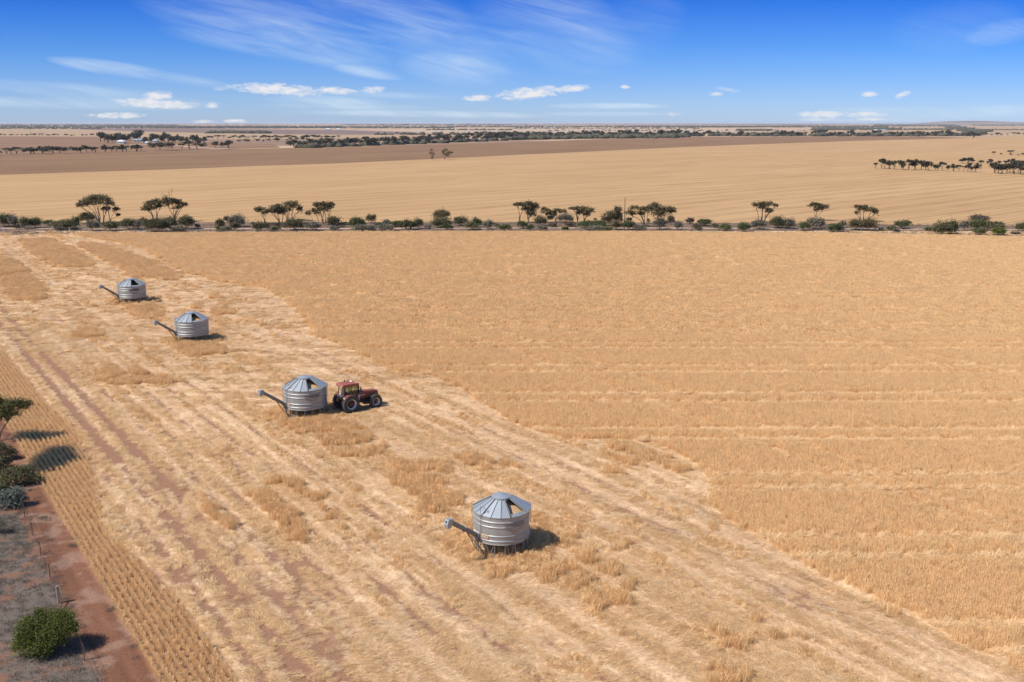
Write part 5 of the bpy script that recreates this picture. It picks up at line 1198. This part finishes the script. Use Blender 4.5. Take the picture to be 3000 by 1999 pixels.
def crop():
    rng = np.random.default_rng(42)
    near = make_set('barley_tuft', 8, deep=True, n=120, size=.64, h=.66, width=.018, lean=.12, pal=GOLD, var=.08)
    mid = make_set('barley_clump', 8, deep=True, n=330, size=1.35, h=.66, width=.030, lean=.12, pal=GOLD, var=.08)
    PX = []; 
    for (y0, y1, st, cset, nm) in ((48, 150, .50, near, 'standing_barley'), (150, 300, 1.05, mid, 'distant_standing_barley')):
        X, Y = grid_pts(rng, y0, y1, st)
        jx, jy = X+(fbm(X*.7, Y*.7, 1, 2)-.5)*1.2, Y+(fbm(X*.7, Y*.7, 2, 2)-.5)*1.2
        main = in_poly(jx, jy, CROP)
        h = crop_factor(X, Y)
        patch = np.zeros(X.shape, bool)
        kx, ky = X+(fbm(X*.9, Y*.9, 3, 2)-.5)*1.8, Y+(fbm(X*.9, Y*.9, 4, 2)-.5)*1.8
        for p in PATCH: patch |= in_poly(kx, ky, p)
        s, t = ST(X, Y)
        nz = fbm(s*.10, t*.5, 6, 4)*.6+fbm(s*.5, t*1.0, 7, 3)*.4
        zone = (t > 27+ss(90, 130, Y)*-3) & (t < 61)
        clump = zone & (nz > .625-.02*ss(34, 44, t)+.03*ss(50, 56, t))
        inb = np.zeros(X.shape, bool); under = np.zeros(X.shape, bool)
        for (bx, by, r) in BINS:
            dd = np.hypot(X-bx, (Y-by)*1.0); inb |= (dd < r+1.5+1.6*fbm(X*.5, Y*.5, 8, 2)); under |= dd < r-.1
        tr = G(1052, 1196); c, sn = math.cos(R(38)), math.sin(R(38)); lx, ly = (X-tr.x)*c+(Y-tr.y)*sn, -(X-tr.x)*sn+(Y-tr.y)*c
        trac = (np.abs(lx) < 2.9) & (np.abs(ly) < 1.5)
        road = (Y > 262) & (X < -80-(Y-262)*.5) & False
        any_ = (main | patch | clump | inb) & ~trac & ~((t < 17) & True)
        any_ &= rng.random(len(X)) > np.where(under, .35, np.where(main, 0, .06))
        X, Y, h, main, patch, clump, inb = [q[any_] for q in (X, Y, h, main, patch, clump, inb)]; n = len(X)
        hf = np.where(main, h, np.where(patch, .78+.35*fbm(X*.4, Y*.6, 14, 3), np.where(inb, .42+.4*fbm(X*.5, Y*.5, 15, 3), .22+.40*fbm(X*.6, Y*.6, 16, 3))))
        tilt = np.where(main, .03+.04*rng.random(n)+np.clip(.74-h, 0, .4)*1.8, np.where(patch, .08+.3*fbm(X*.5, Y*.5, 17, 3)**2, .25+.75*fbm(X*.35, Y*.5, 18, 3)))
        az = 6.28*fbm(X*.06, Y*.06, 19, 3)*2+rng.normal(size=n)*.4
        wd_ = .25+.0*X
        # tilt in the direction az, plus a random turn about the stem
        rx, ry = -np.sin(az)*tilt, np.cos(az)*tilt
        rot = np.stack([rx, ry, rng.random(n)*6.28*0+rng.integers(0, 4, n)*1.5708+rng.normal(size=n)*.2], 1)
        g = .9+.2*rng.random(n)
        scl = np.stack([g, g, hf], 1)
        P = np.stack([X, Y, np.zeros(n)], 1)
        scatter(nm, 'tall ripe golden barley standing uncut over the right of the paddock' if st < 1 else 'far part of the ripe standing barley running up to the roadside trees', 'crop', P, rot, scl, rng.integers(0, 8, n)+np.where(main | (rng.random(n) < .25), 0, 8), cset)
        print(nm, n)
    # lodged and trampled straw
    for (nm, y0, y1, st, kw, lab) in (('trampled_straw', 48, 140, .36, dict(n=70, size=.62, h=.40, width=.018, var=.30), 'pale flattened straw lying in streaks round the nearest grain bins and the tractor'),
                                 ('distant_trampled_straw', 140, 300, .72, dict(n=210, size=1.4, h=.55, width=.024, var=.30), 'pale flattened straw spread round the two farthest grain bins')):
        lay = make_set(nm+'_tuft', 12, lean=.2, lying=True, pal=PALE, head=False, spread=30, **kw)
        for q, ob in enumerate(list(lay.objects)):
            if q >= 6: lay.objects.unlink(ob)
        for q in range(6): lay.objects.link(blade_patch(nm+'_tuft_z', seed=700+q, lean=.2, lying=True, pal=MIDS, head=False, spread=36, **kw))
        X, Y = grid_pts(rng, y0, y1, st)
        s, t = ST(X, Y); soil = soil_mask(X, Y); pale = pale_mask(X, Y)
        k = (t > strip_edge(Y)) & ~in_poly(X, Y, CROP) & (rng.random(len(X)) < np.clip(1.0-soil*(.94+.2*ss(82, 98, Y)), .0, 1)*np.where(t < 20, .8, 1)*(1-.3*ss(100, 240, Y)))
        for (bx, by, r) in BINS: k &= np.hypot(X-bx, Y-by) > r-.3
        X, Y, s, t, pale = [q[k] for q in (X, Y, s, t, pale)]; n = len(X)
        base = math.atan2(DY, DX)
        swirl = (fbm(X*.05, Y*.08, 33, 3)-.5)
        cross = ss(.50, .60, fbm(X*.035, Y*.05, 34, 2)+.12*ss(90, 150, Y)-.04)
        tw = ss(14, 10, np.hypot(X-TURN[0], Y-TURN[1])); tang = np.mod(np.arctan2(Y-TURN[1], X-TURN[0])+math.pi/2+math.pi/2, math.pi)-math.pi/2
        ang = (base*(1-cross)+0.0*cross+swirl*1.8)*(1-tw)+tang*tw+rng.normal(size=n)*.25
        rot = np.stack([rng.normal(size=n)*.05, rng.normal(size=n)*.08, ang+math.pi*rng.integers(0, 2, n)], 1)
        g = .8+.5*rng.random(n); scl = np.stack([g, g, .5+1.6*fbm(s*.25, t*1.2, 35, 3)**2*(1.25-pale)], 1)
        idx = np.where(rng.random(n) < pale, rng.integers(0, 6, n), rng.integers(6, 12, n))
        scatter(nm, lab, 'straw', np.stack([X, Y, np.full(n, .02)], 1), rot, scl, idx, lay)
        print(nm, n)
    # crop pressed flat in the wheel lines
    lay2 = make_set('bent_barley', 8, n=60, size=.75, h=.5, width=.024, lean=.2, lying=True, pal=[(.80, .58, .32), (.84, .62, .36), (.76, .53, .28)], head=False, spread=40)
    XS, YS, AS = [], [], []
    for tz in TRAM:
        for of in (-1.75, 1.75):
            yc = (tz+of-7.0)/.9765
            x = np.arange(-150, 165, .38); XS.append(x); YS.append(yc+.4*(vn(x*.05, x*0+tz, 9)-.5)+rng.normal(size=len(x))*.16); AS.append(rng.normal(size=len(x))*.7)
    for P in DIAG:
        for p, q in zip(P[:-1], P[1:]):
            L_ = math.hypot(q[0]-p[0], q[1]-p[1]); k = np.arange(0, 1, .6/L_); x = p[0]+(q[0]-p[0])*k; y = p[1]+(q[1]-p[1])*k
            XS.append(x-1.0*(vn(x*.1, y*.1, 3)-.5)); YS.append(y+rng.normal(size=len(k))*.1); AS.append(math.atan2(q[1]-p[1], q[0]-p[0])+rng.normal(size=len(k))*.5)
    X, Y, A = [np.concatenate(q) for q in (XS, YS, AS)]
    k = in_poly(X, Y, CROP) & (np.abs(X) < Y*.535+4) & (rng.random(len(X)) < (.45+.75*fbm(X*.06, Y*.3, 31, 3))*(1-.72*ss(95, 190, Y)))
    X, Y, A = X[k], Y[k], A[k]; n = len(X); g = .8+.5*rng.random(n)*(1+.6*ss(120, 220, Y))
    scatter('bent_barley', 'barley bent flat and pale in the long wheel lines crossing the standing crop', 'crop', np.stack([X, Y, .14+.10*rng.random(n)], 1), np.stack([rng.normal(size=n)*.1, rng.normal(size=n)*.1, A], 1), np.stack([g, g, g*2.0], 1), rng.integers(0, 8, n), lay2)
    # stubble rows beside the track
    stub = make_set('stubble_tuft', 6, n=18, size=.14, h=.34, width=.02, lean=.16, pal=STUB)
    dvec = np.array((DX, DY)); nvec = np.array((-DY, DX))
    S_, T_ = [], []
    for r in np.arange(12.55, 19, .45):
        ss_ = np.arange(-215, -30, .10); S_.append(ss_+rng.normal(size=len(ss_))*.06); T_.append(np.full(len(ss_), r)+rng.normal(size=len(ss_))*.03+.25*(fbm(ss_*.05, ss_*0, 90, 2)-.5))
    s = np.concatenate(S_); t = np.concatenate(T_); X = s*DX+t*nvec[0]; Y = s*DY+t*nvec[1]
    k = (Y > 47) & (Y < 175) & (np.abs(X) < Y*.54+4) & (rng.random(len(X)) < .72+.5*fbm(X*.4, Y*.4, 91, 3)-.25*(t < 12.9)) & (t+.35*(fbm(s*.3, t*0, 42, 2)-.5) < strip_edge(Y))
    X, Y = X[k], Y[k]; n = len(X)
    scl = (.8+.5*rng.random((n, 1)))*np.ones((n, 3)); scl[:, 2] *= .75+.6*fbm(X*.3, Y*.3, 92, 2)
    scatter('stubble_rows', 'golden cut stubble standing in drilled rows between the red track and the trampled straw', 'stubble', np.stack([X, Y, np.zeros(n)], 1), np.stack([rng.normal(size=n)*.1, rng.normal(size=n)*.1, rng.random(n)*6.28], 1), scl, rng.integers(0, 6, n), stub)
    # low grey scrub outside the fence
    scr = make_set('scrub_tuft', 6, n=60, size=.5, h=.20, width=.022, lean=.75, pal=GREY, head=False)
    X, Y = grid_pts(rng, 47, 130, .42); s, t = ST(X, Y)
    gr = .5*fbm(X*.3, Y*.3, 45, 4)+.5*fbm(X*1.1, Y*1.1, 46, 3)+.05*ss(9, 5, t)
    k = (t < 10.3) & (rng.random(len(X)) < ss(.36, .54, gr)*1.05) | ((t > 9.5) & (t < 12.6) & (gr > .60) & (rng.random(len(X)) < .6))
    X, Y, gr = X[k], Y[k], gr[k]; n = len(X); g = .6+.7*rng.random(n)
    scatter('grey_scrub', 'low grey saltbush and dead grass covering the ground outside the fence at lower left', 'scrub', np.stack([X, Y, np.zeros(n)], 1), np.stack([rng.normal(size=n)*.1, rng.normal(size=n)*.1, rng.random(n)*6.28], 1),
            np.stack([g, g, g*(.6+1.1*rng.random(n)**2)], 1), rng.integers(0, 6, n), scr)
crop()

# ------------------------------------------------------------------ the air between here and the horizon
def haze():
    mb = MB(); mb.box((0, 19000, 18.2), (44000, 44000, 41.6))
    m = bpy.data.materials.new('haze_air'); m.use_nodes = True; nt = m.node_tree; nt.nodes.clear()
    o = nt.nodes.new('ShaderNodeOutputMaterial'); v = nt.nodes.new('ShaderNodeVolumePrincipled'); v.inputs['Color'].default_value = (.86, .90, 1.0, 1); v.inputs['Density'].default_value = HAZE_D; v.inputs['Anisotropy'].default_value = .0
    nt.links.new(v.outputs[0], o.inputs['Volume'])
    tag(mb.build('haze', m), 'thin pale haze lying over the plain towards the horizon', 'haze', kind='stuff')
HAZE_D = 0.000026
if HAZE_D: haze()
